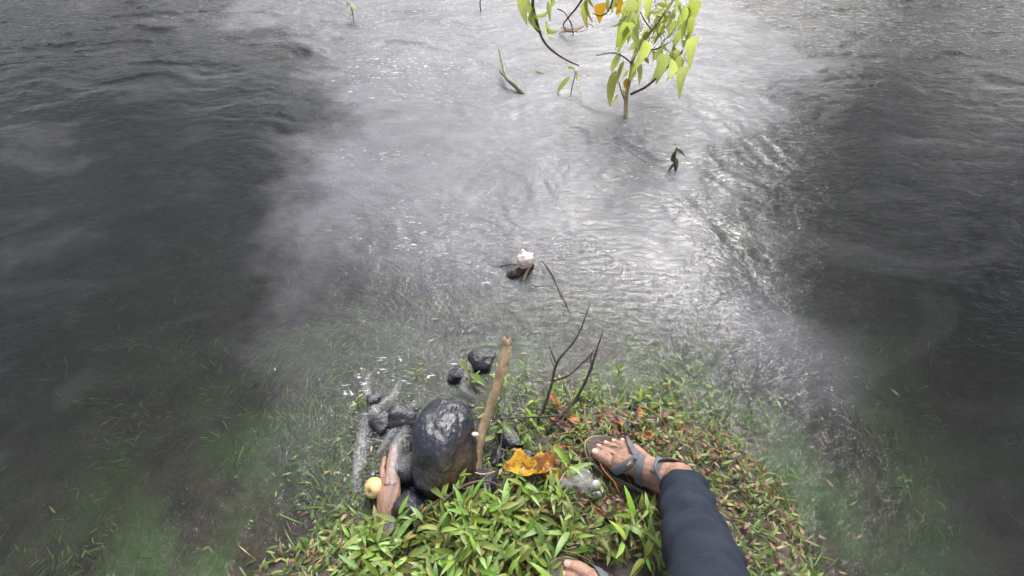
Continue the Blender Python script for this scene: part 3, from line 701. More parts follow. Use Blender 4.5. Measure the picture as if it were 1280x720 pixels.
o = mb.build('dome', M['clear'], root); o.rotation_euler = (.5, .5, .3)
mb = MB(); mb.tube([(.0305 * 1.25 * math.cos(a), .0305 * .8 * math.sin(a), -.010 + .003 * math.sin(3 * a)) for a in np.linspace(0, 6.28, 25)], .0014, 5, cap=False); o = mb.build('rim', M['clear'], root); o.rotation_euler = (.5, .5, .3)
mb = lathe([(0, .033), (.006, .033), (.008, .030), (.008, .027)], 16); o = mb.build('plug', M['cap'], root); o.rotation_euler = (.5, .5, .3); o.location = (.006, 0, 0)
mb = lathe([(0, .006), (.010, .006), (.0125, .004), (.013, -.002), (.011, -.002), (.010, .003), (0, .003)], 20)
mb.v = [(x, y * .85, z + .002 * math.sin(x * 200)) for x, y, z in mb.v]
o = mb.build('bottle_cap', M['cap']); o.location = on(746, 619, .052); o.rotation_euler = (.9, -.3, .4); tag(o, 'little white plastic cap just below the clear cup piece', 'cap')
mb = MB(); mb.tube([(.016 * math.cos(a), .012 * math.sin(a), 0) for a in np.linspace(.3, 4.2, 14)], .0028, 6); o = mb.build('plastic_ring', M['cap']); o.location = on(741, 586, .06); tag(o, 'curved pale plastic strip above the clear cup piece', 'plastic strip')

# driftwood, fruit and the thin sheets of water that run over the wood
b0 = on(480, 662, .01)
root = thing('driftwood', 'wet pinkish brown driftwood piece at the left with water running over it', 'driftwood', b0)
def slab_wood(pts, wid, thk, seed, sub=8):
    """split plank-like wood: flattened section with ridges along the grain and ragged ends"""
    pts, wid = smooth_path([Vector(p) for p in pts], wid, sub); mb = MB(); n = 20; vs = []; fs = []
    for i, p in enumerate(pts):
        t = (pts[min(i + 1, len(pts) - 1)] - pts[max(i - 1, 0)]).normalized(); sx = t.cross(Vector((0, 0, 1))).normalized(); up = sx.cross(t)
        for k in range(n):
            a = 2 * math.pi * k / n; rg = 1 + .16 * noise.noise(Vector((math.cos(a) * 3.5, math.sin(a) * 3.5, i * .07 + seed))) + .10 * noise.noise(Vector((k * 1.7, seed, i * .12)))
            rag = Vector((0, 0, 0)) if 1 < i < len(pts) - 2 else t * .012 * noise.noise(Vector((k * .9, seed, i)))
            vs.append(p + (sx * math.cos(a) * wid[i] + up * math.sin(a) * thk) * rg + rag)
    for i in range(len(pts) - 1):
        for k in range(n): fs.append((i * n + k, i * n + (k + 1) % n, (i + 1) * n + (k + 1) % n, (i + 1) * n + k))
    fs.append(tuple(range(n))[::-1]); fs.append(tuple(range((len(pts) - 1) * n, len(pts) * n)))
    mb.add(vs, fs); return mb
mb = slab_wood([on(478, 664, .015) - b0, on(482, 640, .03) - b0, on(486, 615, .04) - b0, on(488, 594, .042) - b0], [.021, .026, .029, .020], .014, 1.0); mb.build('plank', M['drift'], root)
mb = slab_wood([on(487, 606, .05) - b0, on(490, 580, .045) - b0, on(491, 568, .04) - b0, on(492, 558, .03) - b0], [.017, .015, .013, .010], .009, 5.0); mb.build('splinter', M['drift'], root)
mb = slab_wood([on(483, 608, .045) - b0, on(478, 590, .04) - b0, on(481, 572, .03) - b0], [.010, .009, .006], .007, 9.0); mb.build('splinter', M['drift'], root)
bm = bmesh.new(); bmesh.ops.create_uvsphere(bm, u_segments=32, v_segments=20, radius=.0265)
for v in bm.verts:
    v.co.z *= .95; v.co *= 1 + .02 * noise.noise(v.co * 60)
    r = math.hypot(v.co.x, v.co.y)
    if v.co.z > 0: v.co.z -= .006 * math.exp(-(r / .007) ** 2)
me = bpy.data.meshes.new('fruit'); bm.to_mesh(me); bm.free(); me.polygons.foreach_set('use_smooth', [True] * len(me.polygons)); me.materials.append(M['fruit'])
root = thing('fruit', 'round pale yellow fruit washed up beside the driftwood', 'fruit', on(468, 610, .035)); o = link('flesh', me, root)
mb = MB(); mb.tube([(0, 0, .018), (.002, .001, .026), (.005, .003, .032)], [.0018, .0014, .001], 5); o = mb.build('stalk', M['darktwig'], root); root.rotation_euler = (.7, -.5, 0)

m = bpy.data.materials.new('running_water'); m.use_nodes = True; N = m.node_tree.nodes; L = m.node_tree.links; b = N['Principled BSDF']
b.inputs['Base Color'].default_value = (.42, .42, .45, 1); b.inputs['Roughness'].default_value = .12
uv = N.new('ShaderNodeAttribute'); uv.attribute_name = 'flow'; mp = N.new('ShaderNodeMapping'); mp.inputs['Scale'].default_value = (7, 2.2, 0); L.new(uv.outputs['Vector'], mp.inputs[0]); sz = N.new('ShaderNodeSeparateXYZ'); L.new(uv.outputs['Vector'], sz.inputs[0]); fd = N.new('ShaderNodeMath'); fd.operation = 'MULTIPLY'
n_ = N.new('ShaderNodeTexNoise'); n_.inputs['Scale'].default_value = 2.2; n_.inputs['Detail'].default_value = 5; n_.inputs['Distortion'].default_value = .8; L.new(mp.outputs[0], n_.inputs['Vector'])
r_ = N.new('ShaderNodeMapRange'); r_.inputs[1].default_value = .40; r_.inputs[2].default_value = .72; r_.inputs[3].default_value = .06; r_.inputs[4].default_value = .95; L.new(n_.outputs['Fac'], r_.inputs[0])
bp = N.new('ShaderNodeBump'); bp.inputs['Strength'].default_value = .7; bp.inputs['Distance'].default_value = .004; L.new(n_.outputs['Fac'], bp.inputs['Height']); L.new(bp.outputs[0], b.inputs['Normal'])
tr = N.new('ShaderNodeBsdfTransparent'); ms = N.new('ShaderNodeMixShader'); L.new(r_.outputs[0], fd.inputs[0]); L.new(sz.outputs[2], fd.inputs[1]); L.new(fd.outputs[0], ms.inputs[0]); L.new(tr.outputs[0], ms.inputs[1]); L.new(b.outputs[0], ms.inputs[2]); L.new(ms.outputs[0], N['Material Output'].inputs[0])
M['trickle'] = m
def trickle(pts, wid, seed, label):
    pts, wid = smooth_path([Vector(p) for p in pts], wid, 8); vs = []; fs = []; uvs = []; nw = 10
    for i, p in enumerate(pts):
        t = (pts[min(i + 1, len(pts) - 1)] - pts[max(i - 1, 0)]).normalized(); sx = t.cross(Vector((0, 0, 1))).normalized()
        for j in range(nw + 1):
            e = j / nw * 2 - 1; w_ = wid[i] * (1 + .35 * noise.noise(Vector((e * .8 + seed, i * .25, 0))))
            vs.append(p + sx * e * w_ + Vector((0, 0, -.014 * e * e + .004 * noise.noise(Vector((e * 3, i * .12, seed)))))); uvs.append((e + seed, i / len(pts) * 3, max(0, (1 - abs(e)) ** .6 * math.sin(math.pi * min(1, max(0, (i + .0) / (len(pts) - 1)))) ** .6)))
    for i in range(len(pts) - 1):
        for j in range(nw): fs.append((i * (nw + 1) + j, i * (nw + 1) + j + 1, (i + 1) * (nw + 1) + j + 1, (i + 1) * (nw + 1) + j))
    mb = MB(); mb.add(vs, fs); o = mb.build('running_water', M['trickle']); a = o.data.attributes.new('flow', 'FLOAT_VECTOR', 'POINT'); a.data.foreach_set('vector', [c for u in uvs for c in u]); o['kind'] = 'structure'
trickle([on(507, 528, .012), on(496, 552, .045), on(490, 585, .064), on(488, 608, .062), on(480, 640, .045)], [.020, .020, .018, .016, .010], 1, '')
trickle([on(456, 520, .006), on(452, 552, .012), on(446, 585, .012), on(443, 618, .006)], [.016, .022, .020, .012], 4, '')
trickle([on(520, 500, .008), on(505, 520, .016), on(486, 545, .010), on(470, 570, .006)], [.014, .020, .018, .010], 7, '')
trickle([on(462, 462, .004), on(458, 490, .008), on(470, 515, .010), on(478, 535, .004)], [.012, .022, .020, .010], 12, '')
trickle([on(500, 470, .004), on(492, 492, .008), on(476, 505, .008), on(452, 522, .004)], [.010, .018, .020, .012], 15, '')
trickle([on(590, 440, .008), on(585, 462, .028), on(580, 485, .022), on(600, 500, .012)], [.012, .018, .018, .010], 9, '')

# ------------------------------------------------------------------ white lump on a snag out in the current
q = P(652, 338)
root = thing('snag', 'dark wet snag breaking the water under the white lump', 'snag', q)
mb = MB(); mb.tube([Vector((-.07, -.03, -.035)), Vector((-.035, -.018, -.002)), Vector((0, -.012, .010)), Vector((.03, .005, .020)), Vector((.04, .02, .0))], [.008, .014, .017, .012, .006], 12, .8, sub=6); mb.build('trunk', M['darktwig'], root)
mb = MB(); mb.tube([Vector((.005, -.05, -.02)), Vector((.014, -.03, .012)), Vector((.034, .0, .030)), Vector((.042, .01, .042))], [.004, .005, .005, .003], 8, .3, sub=5); mb.build('fork', M['stake'], root)
mb = MB(); mb.tube([Vector((-.09, .03, -.015)), Vector((-.05, .02, .010)), Vector((-.02, .008, .022))], [.002, .003, .003], 6, .3, sub=4); mb.build('fork', M['greytwig'], root)
bm = bmesh.new(); bmesh.ops.create_icosphere(bm, subdivisions=5, radius=1)
for v in bm.verts:
    p = v.co.copy(); k = math.exp(-((p - Vector((-.25, .55, .8)).normalized()).length / .28) ** 2); k2 = math.exp(-((p - Vector((.8, .45, .5)).normalized()).length / .18) ** 2)
    v.co = Vector((p.x * .030, p.y * .028, p.z * .027)) * (1 + .5 * k + .35 * k2 + .10 * noise.noise(p * 2) + .05 * noise.noise(p * 6))
me = bpy.data.meshes.new('lump'); bm.to_mesh(me); bm.free(); me.polygons.foreach_set('use_smooth', [True] * len(me.polygons)); me.materials.append(M['white'])
root = thing('white_lump', 'small pointed white lump perched on the snag in mid stream', 'lump', q + Vector((.012, .012, .045))); link('shell', me, root)
mb = MB(); mb.tube([(.028 * math.cos(a) - .002, .024 * math.sin(a) - .004, -.012 + .003 * math.sin(4 * a)) for a in np.linspace(2.6, 6.9, 18)], [.0035] * 18, 6, .6); mb.build('rim', M['pink'], root)
for px, py in ((646, 313), (666, 320), (640, 345), (610, 352)):
    pass

# ------------------------------------------------------------------ floating stick and heap of stems out in the river
branch('floating_stick', [([P(656, 119, -.01), P(645, 108, .02), P(634, 98, .04), P(629, 84, .05), P(625, 66, .075), P(623, 58, .08)], [.010, .013, .012, .008, .006, .003]),
                          ([P(632, 96, .04), P(626, 90, .05), P(627, 84, .06)], [.006, .006, .003])],
       mat('pale_green_stick', (.20, .21, .13), .6, .4, 30, (.09, .08, .06), .6, 60), 'pale greenish stick poking out of the open river', 'stick')
def sub_leaf_mesh(L_, W_, droop, twist): return leaf_mesh('leaf', L_, W_, droop, .3, twist, 8, M['leafT'], wave=.03)
SL = [sub_leaf_mesh(1, random.uniform(.20, .29), random.uniform(.2, 1.0), random.uniform(-.9, .9)) for k in range(6)]
yl = leaf_mesh('leaf', 1, .42, .5, .3, .3, 8, M['yellow'])
def px_leaf(root, base, p0, p1, z0, z1, mesh=None, roll=None):
    a = on(*p0, z0); b_ = on(*p1, z1); d = b_ - a; o = link('leaf', mesh or random.choice(SL), root)
    back = (Vector((0, 0, CAMZ)) - a).normalized() * .6 + Vector((0, 0, .6))
    o.matrix_local = Matrix.Translation(a - base) @ basis(d, back, random.uniform(-.45, .45) if roll is None else roll) @ Matrix.Scale(d.length * 1.08, 4)
    return o
def shrub(name, label, cat, stems, leaves, m='greenstem', z=.3, group=None, zl=None):
    base = stems[0][0][0]; base = Vector(base) if len(base) == 3 and not isinstance(base, tuple) else on(*base)
    root = thing(name, label, cat, base, group)
    for i, (pts, rad) in enumerate(stems):
        mb = MB(); mb.tube([on(*p) - base for p in pts], rad, 7, .2, sub=6); mb.build('stem' if i == 0 else 'branch', M[m] if not isinstance(m, list) else M[m[i % len(m)]], root)
    if name == 'flooded_shrub':
        mb = MB()
        for _ in range(40):
            a, b_ = random.uniform(785, 862), random.uniform(-5, 75); z_ = random.uniform(.25, .5)
            if b_ + (868 - a) * .75 > 95: continue
            mb.tube([on(a, b_, z_) - base, on(a + random.uniform(-9, 4), b_ + 9, z_ - .02) - base, on(a + random.uniform(-16, 4), b_ + 20, z_ - .06) - base], [.0022, .0016, .0008], 4, 0, sub=2)
        tag(mb.build('fine_twigs', M['greytwig'], root), kind='stuff')
    for lf in leaves:
        p0, p1, z0, z1 = lf[:4]; px_leaf(root, base, p0, p1, z0, z1, lf[4] if len(lf) > 4 else None)
    return root
# shrub standing in the water at the upper right
shrub('flooded_shrub', 'light green leafy shrub standing in the river at upper right', 'shrub',
      [([(782, 152, -.02), (783, 120, .09), (788, 96, .17), (792, 72, .26), (806, 50, .36), (828, 20, .48), (848, -10, .6)], [.011, .010, .009, .008, .007, .006, .005]),
       ([(782, 128, .06), (776, 112, .11), (774, 102, .14)], [.005, .004, .003]),
       ([(790, 80, .23), (778, 70, .27), (764, 66, .28), (744, 70, .27)], [.004, .0035, .003, .0015]),
       ([(788, 118, .10), (808, 108, .15), (826, 92, .2), (850, 68, .3)], [.006, .006, .006, .005]),
       ([(800, 60, .32), (818, 62, .34), (838, 52, .4)], [.004, .0035, .002]),
       ([(815, 38, .42), (806, 26, .46), (800, 14, .5)], [.004, .003, .002])],
      [((780, 76), (768, 100), .27, .22), ((776, 66), (759, 92), .28, .2), ((770, 88), (757, 126), .24, .16), ((792, 78), (789, 112), .26, .14), ((796, 74), (806, 104), .27, .2),
       ((800, 72), (822, 78), .3, .27), ((804, 54), (788, 72), .36, .28), ((806, 50), (783, 62), .37, .3), ((812, 42), (790, 52), .4, .32), ((808, 48), (802, 82), .36, .25),
       ((818, 34), (796, 38), .43, .36), ((824, 24), (806, 34), .46, .4), ((828, 20), (812, 14), .5, .5), ((830, 18), (838, 44), .5, .4), ((822, 30), (826, 58), .45, .34), ((834, 14), (846, 34), .52, .44),
       ((826, 60), (846, 66), .4, .34), ((816, 62), (824, 86), .36, .27), ((836, 8), (818, 2), .54, .55), ((842, 0), (826, 22), .58, .48), ((800, 16), (790, 30), .5, .42), ((838, 50), (852, 66), .42, .35),
       ((784, 98), (779, 112), .17, .12, yl), ((786, 88), (777, 98), .2, .16), ((832, 40), (814, 52), .44, .36), ((844, 24), (834, 48), .5, .42), ((850, 36), (842, 62), .46, .36),
       ((812, 58), (800, 66), .35, .3), ((846, 6), (858, 30), .58, .5), ((852, 50), (862, 74), .42, .32), ((778, 112), (786, 126), .1, .06), ((772, 118), (766, 130), .09, .05)]
      + [((a, b), (a + dx, b + l), z_, z_ - .10) for a, b, dx, l, z_ in [(random.uniform(774, 868), random.uniform(-12, 84), random.uniform(-16, 8), random.uniform(9, 24), random.uniform(.34, .55)) for _ in range(62)] if b + (868 - a) * .75 < 98],
      m=['stake', 'greenstem', 'darktwig', 'darktwig', 'darktwig', 'greenstem'])
# vine that loops down from the top and dips in the water
shrub('hanging_vine', 'thin brown looping vine with pale leaves dipping into the river from the top edge', 'vine',
      [([(667, -25, .62), (666, 4, .55), (671, 28, .45), (680, 52, .34), (694, 66, .26), (710, 76, .2), (724, 82, .15)], [.007, .0065, .006, .0055, .005, .004, .003]),
       ([(672, -10, .58), (664, 8, .52), (664, 28, .44), (675, 42, .39)], [.004, .004, .004, .003])],
      [((660, -6), (652, 14), .6, .5), ((668, 10), (652, 26), .54, .44), ((688, -6), (696, 36), .62, .45), ((684, 2), (690, 30), .56, .46), ((684, 26), (678, 52), .48, .36), ((686, 30), (678, 60), .45, .33), ((656, -12), (646, 4), .6, .5)],
      m=['greytwig', 'darktwig'])
shrub('drooping_branch', 'drooping branch with green and golden leaves at the top edge', 'branch',
      [([(726, -30, .6), (730, -8, .52), (722, 8, .46), (712, 20, .40), (704, 32, .33), (712, 40, .28)], [.005, .005, .0045, .004, .003, .002]),
       ([(760, -24, .62), (766, -4, .52), (760, 14, .45), (750, 20, .42), (740, 16, .42)], [.004, .004, .003, .0025, .0015])],
      [((738, -10), (722, 14), .54, .42), ((734, 0), (724, 18), .5, .4), ((740, -8), (730, 4), .54, .48), ((758, -4), (762, 20), .52, .42), ((762, 6), (772, 14), .46, .42), ((752, 4), (748, 18), .48, .4, yl),
       ((774, -4), (775, 20), .5, .42, yl), ((778, 4), (770, 18), .46, .42, yl), ((768, -6), (776, 10), .52, .44), ((792, 6), (788, 18), .4, .34), ((786, 20), (790, 32), .36, .3), ((782, 28), (775, 26), .34, .32), ((790, 24), (780, 32), .34, .3)],
      m=['greytwig', 'darktwig'])
shrub('fallen_stem_heap', 'tangle of thin brown stems floating beneath the drooping branch', 'stems',
      [([(700, 34, .03), (708, 37, .05), (722, 36, .05), (736, 30, .06), (742, 34, .03)], [.002, .0035, .003, .003, .002]),
       ([(697, 11, .10), (706, 16, .10), (714, 30, .06), (717, 43, .0)], [.004, .004, .005, .003]),
       ([(700, 40, .01), (712, 36, .05), (726, 32, .05)], [.003, .003, .002]), ([(703, 38, .02), (716, 40, .04), (728, 35, .03)], [.003, .003, .002]), ([(698, 42, .02), (712, 39, .03), (722, 40, .03)], [.002, .003, .002]), ([(708, 34, .03), (722, 40, .02), (734, 36, .03)], [.002, .003, .002])], [], m=['redstraw', 'greytwig', 'stake'])
shrub('river_sprig', 'small green sprig standing alone in the river left of the shrub', 'plant',
      [([(713, 120, -.01), (716, 105, .05), (719, 92, .10), (716, 84, .12)], [.003, .003, .0025, .0015])],
      [((718, 86), (704, 82), .13, .13), ((712, 96), (698, 112), .09, .05), ((720, 88), (724, 104), .12, .06), ((722, 112), (728, 120), .03, .015), ((700, 106), (698, 118), .04, .01)])
shrub('floating_leaf', 'single pale leaf afloat left of the small river sprig', 'leaf', [([(668, 90, .004), (675, 91, .006), (680, 92, .005)], [.0012, .001, .001])], [((668, 90), (682, 93), .006, .006)])
shrub('top_twig', 'tiny dark twig poking up at the top edge of the river', 'twig', [([(601, 14, .0), (600, 4, .05), (602, -6, .09)], [.004, .004, .002])], [], m='darktwig')
shrub('left_sprig', 'small bright green sprig at the top left of the pale water', 'plant', [([(443, 30, .0), (441, 18, .04), (438, 6, .1)], [.004, .004, .003])],
      [((438, 12), (449, 14), .08, .07), ((438, 8), (446, 6), .1, .09), ((440, 20), (432, 14), .05, .06), ((437, 6), (428, 2), .1, .1)])
M['drableaf'] = mat('drab_leaf', (.07, .09, .03), .5, .4, 9, (.10, .09, .04))
shrub('plant_clump', 'dark olive clump of drowned leaves at the right of the choppy water', 'plant', [([(845, 216, -.01), (843, 200, .04), (846, 184, .09)], [.005, .005, .003])],
      [((843, 190), (838, 206), .07, .02), ((844, 196), (850, 214), .06, .02), ((846, 186), (858, 196), .09, .06), ((842, 204), (836, 216), .03, .0), ((846, 182), (840, 178), .09, .1)], m='darktwig')
for c_ in [o_ for o_ in C.objects if o_.parent and o_.parent.name == 'plant_clump' and o_.name.startswith('leaf')]:
    me_ = c_.data.copy(); me_.materials[0] = M['drableaf']; c_.data = me_
# ------------------------------------------------------------------ the person
def capsule(mb, a, b, ra, rb, n=14, m=8):
    a, b = Vector(a), Vector(b); d = b - a; ln = d.length; t = d / ln if ln > 1e-6 else Vector((0, 0, 1))
    up = Vector((0, 0, 1)) if abs(t.z) < .9 else Vector((1, 0, 0)); u = (up - t * up.dot(t)).normalized(); v = t.cross(u)
    rings = []
    for i in range(m + 1): ph = -math.pi / 2 + i * (math.pi / 2) / m; rings.append((a + t * math.sin(ph) * ra, math.cos(ph) * ra))
    for i in range(1, m + 1): ph = i * (math.pi / 2) / m; rings.append((b + t * math.sin(ph) * rb, math.cos(ph) * rb)) if i > 0 else None
    rings.insert(m + 1, (b, rb))
    vs = []; fs = []
    for c, r in rings:
        for k in range(n): an = 2 * math.pi * k / n; vs.append(c + (u * math.cos(an) + v * math.sin(an)) * max(r, 1e-4))
    for i in range(len(rings) - 1):
        for k in range(n): fs.append((i * n + k, i * n + (k + 1) % n, (i + 1) * n + (k + 1) % n, (i + 1) * n + k))
    fs.append(tuple(range(n))[::-1]); fs.append(tuple(range((len(rings) - 1) * n, len(rings) * n)))
    mb.add(vs, fs)
def foot_frame(heel, toe, side):
    x = (toe - heel); x.z = 0; x.normalize(); y = Vector((-x.y, x.x, 0)) * side; return heel, x, y
SOLE = .024
def fp(fr, x, y, z): h, X_, Y_ = fr; return h + X_ * x + Y_ * y + Vector((0, 0, z))
TOES = [((.198, .030, .020), (.228, .032, .022), (.252, .030, .016), .0150, .0155, .0125), ((.200, .008, .018), (.232, .010, .020), (.254, .009, .012), .0105, .0100, .0090),
        ((.196, -.010, .017), (.222, -.010, .019), (.243, -.011, .011), .0100, .0092, .0084), ((.186, -.027, .015), (.210, -.028, .017), (.229, -.029, .010), .0098, .0088, .0080), ((.172, -.041, .013), (.194, -.044, .014), (.211, -.045, .009), .0095, .0085, .0078)]
def add_foot(mb, fr, knee, hip):
    c = lambda a, b, ra, rb: capsule(mb, fp(fr, a[0], a[1], a[2] + SOLE), fp(fr, b[0], b[1], b[2] + SOLE), ra, rb)
    c((.030, 0, .030), (.034, 0, .045), .031, .029); c((.034, 0, .04), (.058, 0, .085), .030, .034); c((.058, 0, .085), (.135, .006, .050), .036, .031)
    c((.035, 0, .026), (.12, .012, .026), .027, .024); c((.035, 0, .024), (.12, -.022, .020), .025, .020)
    c((.135, .006, .050), (.188, .020, .027), .030, .0235); c((.135, -.004, .042), (.18, -.018, .022), .028, .019); c((.12, -.022, .022), (.172, -.038, .017), .021, .0155)
    c((.188, .026, .024), (.188, -.030, .018), .021, .016)
    c((.055, .024, .088), (.055, -.024, .084), .018, .017)
    for a, b, d, r1, r2, r3 in TOES: c(a, b, r1, r2); c(b, d, r2, r3)
    an = fp(fr, .052, 0, .10 + SOLE)
    capsule(mb, an, an.lerp(knee, .35), .036, .046); capsule(mb, an.lerp(knee, .35), an.lerp(knee, .7), .048, .056); capsule(mb, an.lerp(knee, .7), knee, .055, .055); capsule(mb, knee, hip, .060, .085)
    return an
gzr = .035
heelR, toeR = P(858, 634, gzr), P(748, 562, gzr); heelR.z = toeR.z = gz(.35, .45) - .002
heelL, toeL = P(838, 796, gzr), P(716, 736, gzr); heelL.z = toeL.z = gz(.25, .2) - .002
frR = foot_frame(heelR, toeR, -1 if False else 1); frL = foot_frame(heelL, toeL, -1)
# big toe on the near side for the right foot: y axis of a foot pointing left is toward the camera
kneeR = P(905, 800, .50); kneeL = Vector((.50, -.34, .50)); hipR = Vector((.80, -.30, .80)); hipL = Vector((.80, -.50, .80))
person = thing('person', 'person in navy trousers and grey strap sandals standing on the bank at lower right', 'person', (heelR + heelL) / 2)
mb = MB(); anR = add_foot(mb, frR, kneeR, hipR); anL = add_foot(mb, frL, kneeL, hipL); capsule(mb, hipR, hipL, .11, .11)
pb = person.location.copy(); mb.v = [tuple(Vector(v) - pb) for v in mb.v]
body = mb.build('body', M['skin'], person)
rm = body.modifiers.new('remesh', 'REMESH'); rm.mode = 'VOXEL'; rm.voxel_size = .0028
sm = body.modifiers.new('smooth', 'SMOOTH'); sm.factor = .5; sm.iterations = 5
dg = bpy.context.evaluated_depsgraph_get(); dg.update()
me2 = bpy.data.meshes.new_from_object(body.evaluated_get(dg)); body.modifiers.clear(); body.data = me2
me2.polygons.foreach_set('use_smooth', [True] * len(me2.polygons))
if not me2.materials: me2.materials.append(M['skin'])
bvh = BVHTree.FromPolygons([v.co + pb for v in me2.vertices], [p.vertices[:] for p in me2.polygons])
def ribbon(pts, nrm, wdir, width, th, m, parent, name, nw=4):
    vs = []; fs = []; n = len(pts)
    for i in range(n):
        for s_ in (0, 1):
            for j in range(nw + 1):
                e = (j / nw - .5); lift = th * (1 if s_ else 0) * (1 - .8 * (abs(e) * 2) ** 4)
                vs.append(pts[i] + wdir[i] * e * width + nrm[i] * lift - pb)
    W = 2 * (nw + 1)
    for i in range(n - 1):
        for j in range(nw):
            fs.append((i * W + nw + 1 + j, i * W + nw + 2 + j, (i + 1) * W + nw + 2 + j, (i + 1) * W + nw + 1 + j)); fs.append((i * W + j, (i + 1) * W + j, (i + 1) * W + j + 1, i * W + j + 1))
        fs.append((i * W, i * W + nw + 1, (i + 1) * W + nw + 1, (i + 1) * W)); fs.append((i * W + nw, (i + 1) * W + nw, (i + 1) * W + 2 * nw + 1, i * W + 2 * nw + 1))
    fs.append(tuple([j for j in range(nw + 1)] + [nw + 1 + j for j in range(nw, -1, -1)])); fs.append(tuple([(n - 1) * W + j for j in range(nw + 1)] + [(n - 1) * W + nw + 1 + j for j in range(nw, -1, -1)]))
    mb = MB(); mb.add(vs, fs); return mb.build(name, m, parent)
def wrap(fr, x0, x1, z0, z1, a0, a1, width, th, m, parent, name='strap', n=26, off=.0022, cy=0):
    """a strap laid over the foot: angle a0..a1 round the foot's long axis (0 = top, + = medial)"""
    h, X_, Y_ = fr; pts = []; nr = []
    for i in range(n):
        t = i / (n - 1); a = a0 + (a1 - a0) * t; x = x0 + (x1 - x0) * t; z = z0 + (z1 - z0) * t
        c = fp(fr, x, cy, z + SOLE); d = (Vector((0, 0, 1)) * math.cos(a) + Y_ * math.sin(a)).normalized()
        hit = bvh.ray_cast(c + d * .12, -d, .12)
        r = (hit[0] - c).length if hit[0] is not None else .02
        pts.append((r, c, d)); nr.append(d)
    rr = [p[0] for p in pts]
    for k in range(3): rr = [rr[0]] + [max(rr[i], (rr[i - 1] + rr[i] * 2 + rr[i + 1]) / 4) for i in range(1, n - 1)] + [rr[-1]]
    pts = [c + d * (r + off) for r, (_, c, d) in zip(rr, pts)]
    wd = []
    for i in range(n):
        t = (pts[min(i + 1, n - 1)] - pts[max(i - 1, 0)]).normalized(); wv = nr[i].cross(t).normalized(); wd.append(wv); 
    return ribbon(pts, nr, wd, width, th, m, parent, name), pts, nr, wd
OUT = [(-.012, 0), (-.008, .022), (.02, .036), (.07, .036), (.12, .040), (.17, .052), (.215, .054), (.258, .050), (.284, .030), (.290, .006), (.276, -.018), (.250, -.038), (.210, -.053), (.165, -.056), (.11, -.046), (.06, -.038), (.02, -.034), (-.006, -.020)]
def sandal(fr):
    h, X_, Y_ = fr
    pts2 = []; n = len(OUT)
    for i in range(n):
        p0, p1, p2, p3 = [Vector((*OUT[(i + k) % n], 0)) for k in (-1, 0, 1, 2)]
        for k in range(5):
            t = k / 5; pts2.append(.5 * ((2 * p1) + (p2 - p0) * t + (2 * p0 - 5 * p1 + 4 * p2 - p3) * t * t + (3 * p1 - p0 - 3 * p2 + p3) * t ** 3))
    def slab(scale, z0, z1, rim, m, name, parent, local=pb):
        cx, cy = .13, 0; prof = [(scale, z0), (scale * 1.012, (z0 + z1) / 2), (scale, z1), (rim, z1), (rim - .02, z1 - .002)]; vs = []; fs = []; N_ = len(pts2)
        for s_, z in prof:
            for p in pts2:
                rise = .012 * max(0, (p.x - .2) / .075) ** 2
                vs.append(fp(fr, cx + (p.x - cx) * s_, cy + (p.y - cy) * s_, z + rise) - local)
        for i in range(len(prof) - 1):
            for k in range(N_): fs.append((i * N_ + k, i * N_ + (k + 1) % N_, (i + 1) * N_ + (k + 1) % N_, (i + 1) * N_ + k))
        fs.append(tuple(range(N_))[::-1]); fs.append(tuple(range((len(prof) - 1) * N_, len(prof) * N_)))
        mb = MB(); mb.add(vs, fs); return mb.build(name, m, parent, smooth=True)
    s_ = slab(1.0, 0, .018, .97, M['rand'], 'sandal', person)
    slab(.965, .0185, .025, .93, M['sole'], 'insole', s_)
    D_ = R
    _, pts, nr, wd = wrap(fr, .200, .150, .012, .020, D_(100), D_(-8), .024, .003, M['strap'], s_)
    wrap(fr, .150, .205, .024, .010, D_(8), D_(-100), .026, .003, M['strap'], s_)
    wrap(fr, .120, .150, .020, .022, D_(105), D_(-10), .022, .0035, M['strap'], s_)
    wrap(fr, .105, .118, .024, .03, D_(20), D_(-105), .022, .003, M['strap'], s_)
    # strap round the ankle and heel
    n = 40; rp = []; rn = []; 
    for i in range(n):
        a = 2 * math.pi * i / (n - 1); c = fp(fr, .052, 0, .088 + SOLE); d = (X_ * math.cos(a) + Y_ * math.sin(a)); c2 = c + Vector((0, 0, .010 * math.cos(a)))
        hit = bvh.ray_cast(c2 + d * .12, -d, .12); rp.append(((hit[0] if hit[0] is not None else c2 + d * .036)) + d * .003); rn.append(d)
    wdd = [Vector((0, 0, 1))] * n
    ribbon(rp, rn, wdd, .026, .0035, M['lightstrap'], s_, 'strap')
    for sy in (1, -1):
        p = [fp(fr, .03 + k * .004, sy * (.034 + .002 * k * (4 - k) / 4), SOLE + .002 + .078 * k / 4) for k in range(5)]
        ribbon(p, [Y_ * sy] * 5, [X_] * 5, .020, .003, M['strap'], s_, 'strap')
    # side rand running from arch strap to toe strap along the inner edge
    p = [fp(fr, .10 + .022 * k, .043 + .0025 * k, SOLE + .004 + .004 * math.sin(k)) for k in range(6)]
    ribbon(p, [Y_] * 6, [Vector((0, 0, 1))] * 6, .016, .003, M['strap'], s_, 'strap')
    # small orange print on the toe strap
    c, nn_, wv = pts[17], nr[17], wd[17]; tv = wv.cross(nn_)
    shp = [(-9, -1), (-6, .5), (-3, .8), (0, 2), (3, 2.5), (5, 4), (6.5, 3.4), (6, 1.5), (8, .5), (7.6, -.6), (4.5, .2), (2.5, -.6), (3, -3.2), (1.6, -3.4), (0, -1), (-3, -1), (-5, -2.8), (-6.5, -2.4), (-5.8, -.6)]
    mb = MB(); vs = [c + nn_ * .0042 + (tv * a + wv * b_) * .0009 - pb for a, b_ in shp]; vs2 = [v - nn_ * .001 for v in vs]; k = len(shp)
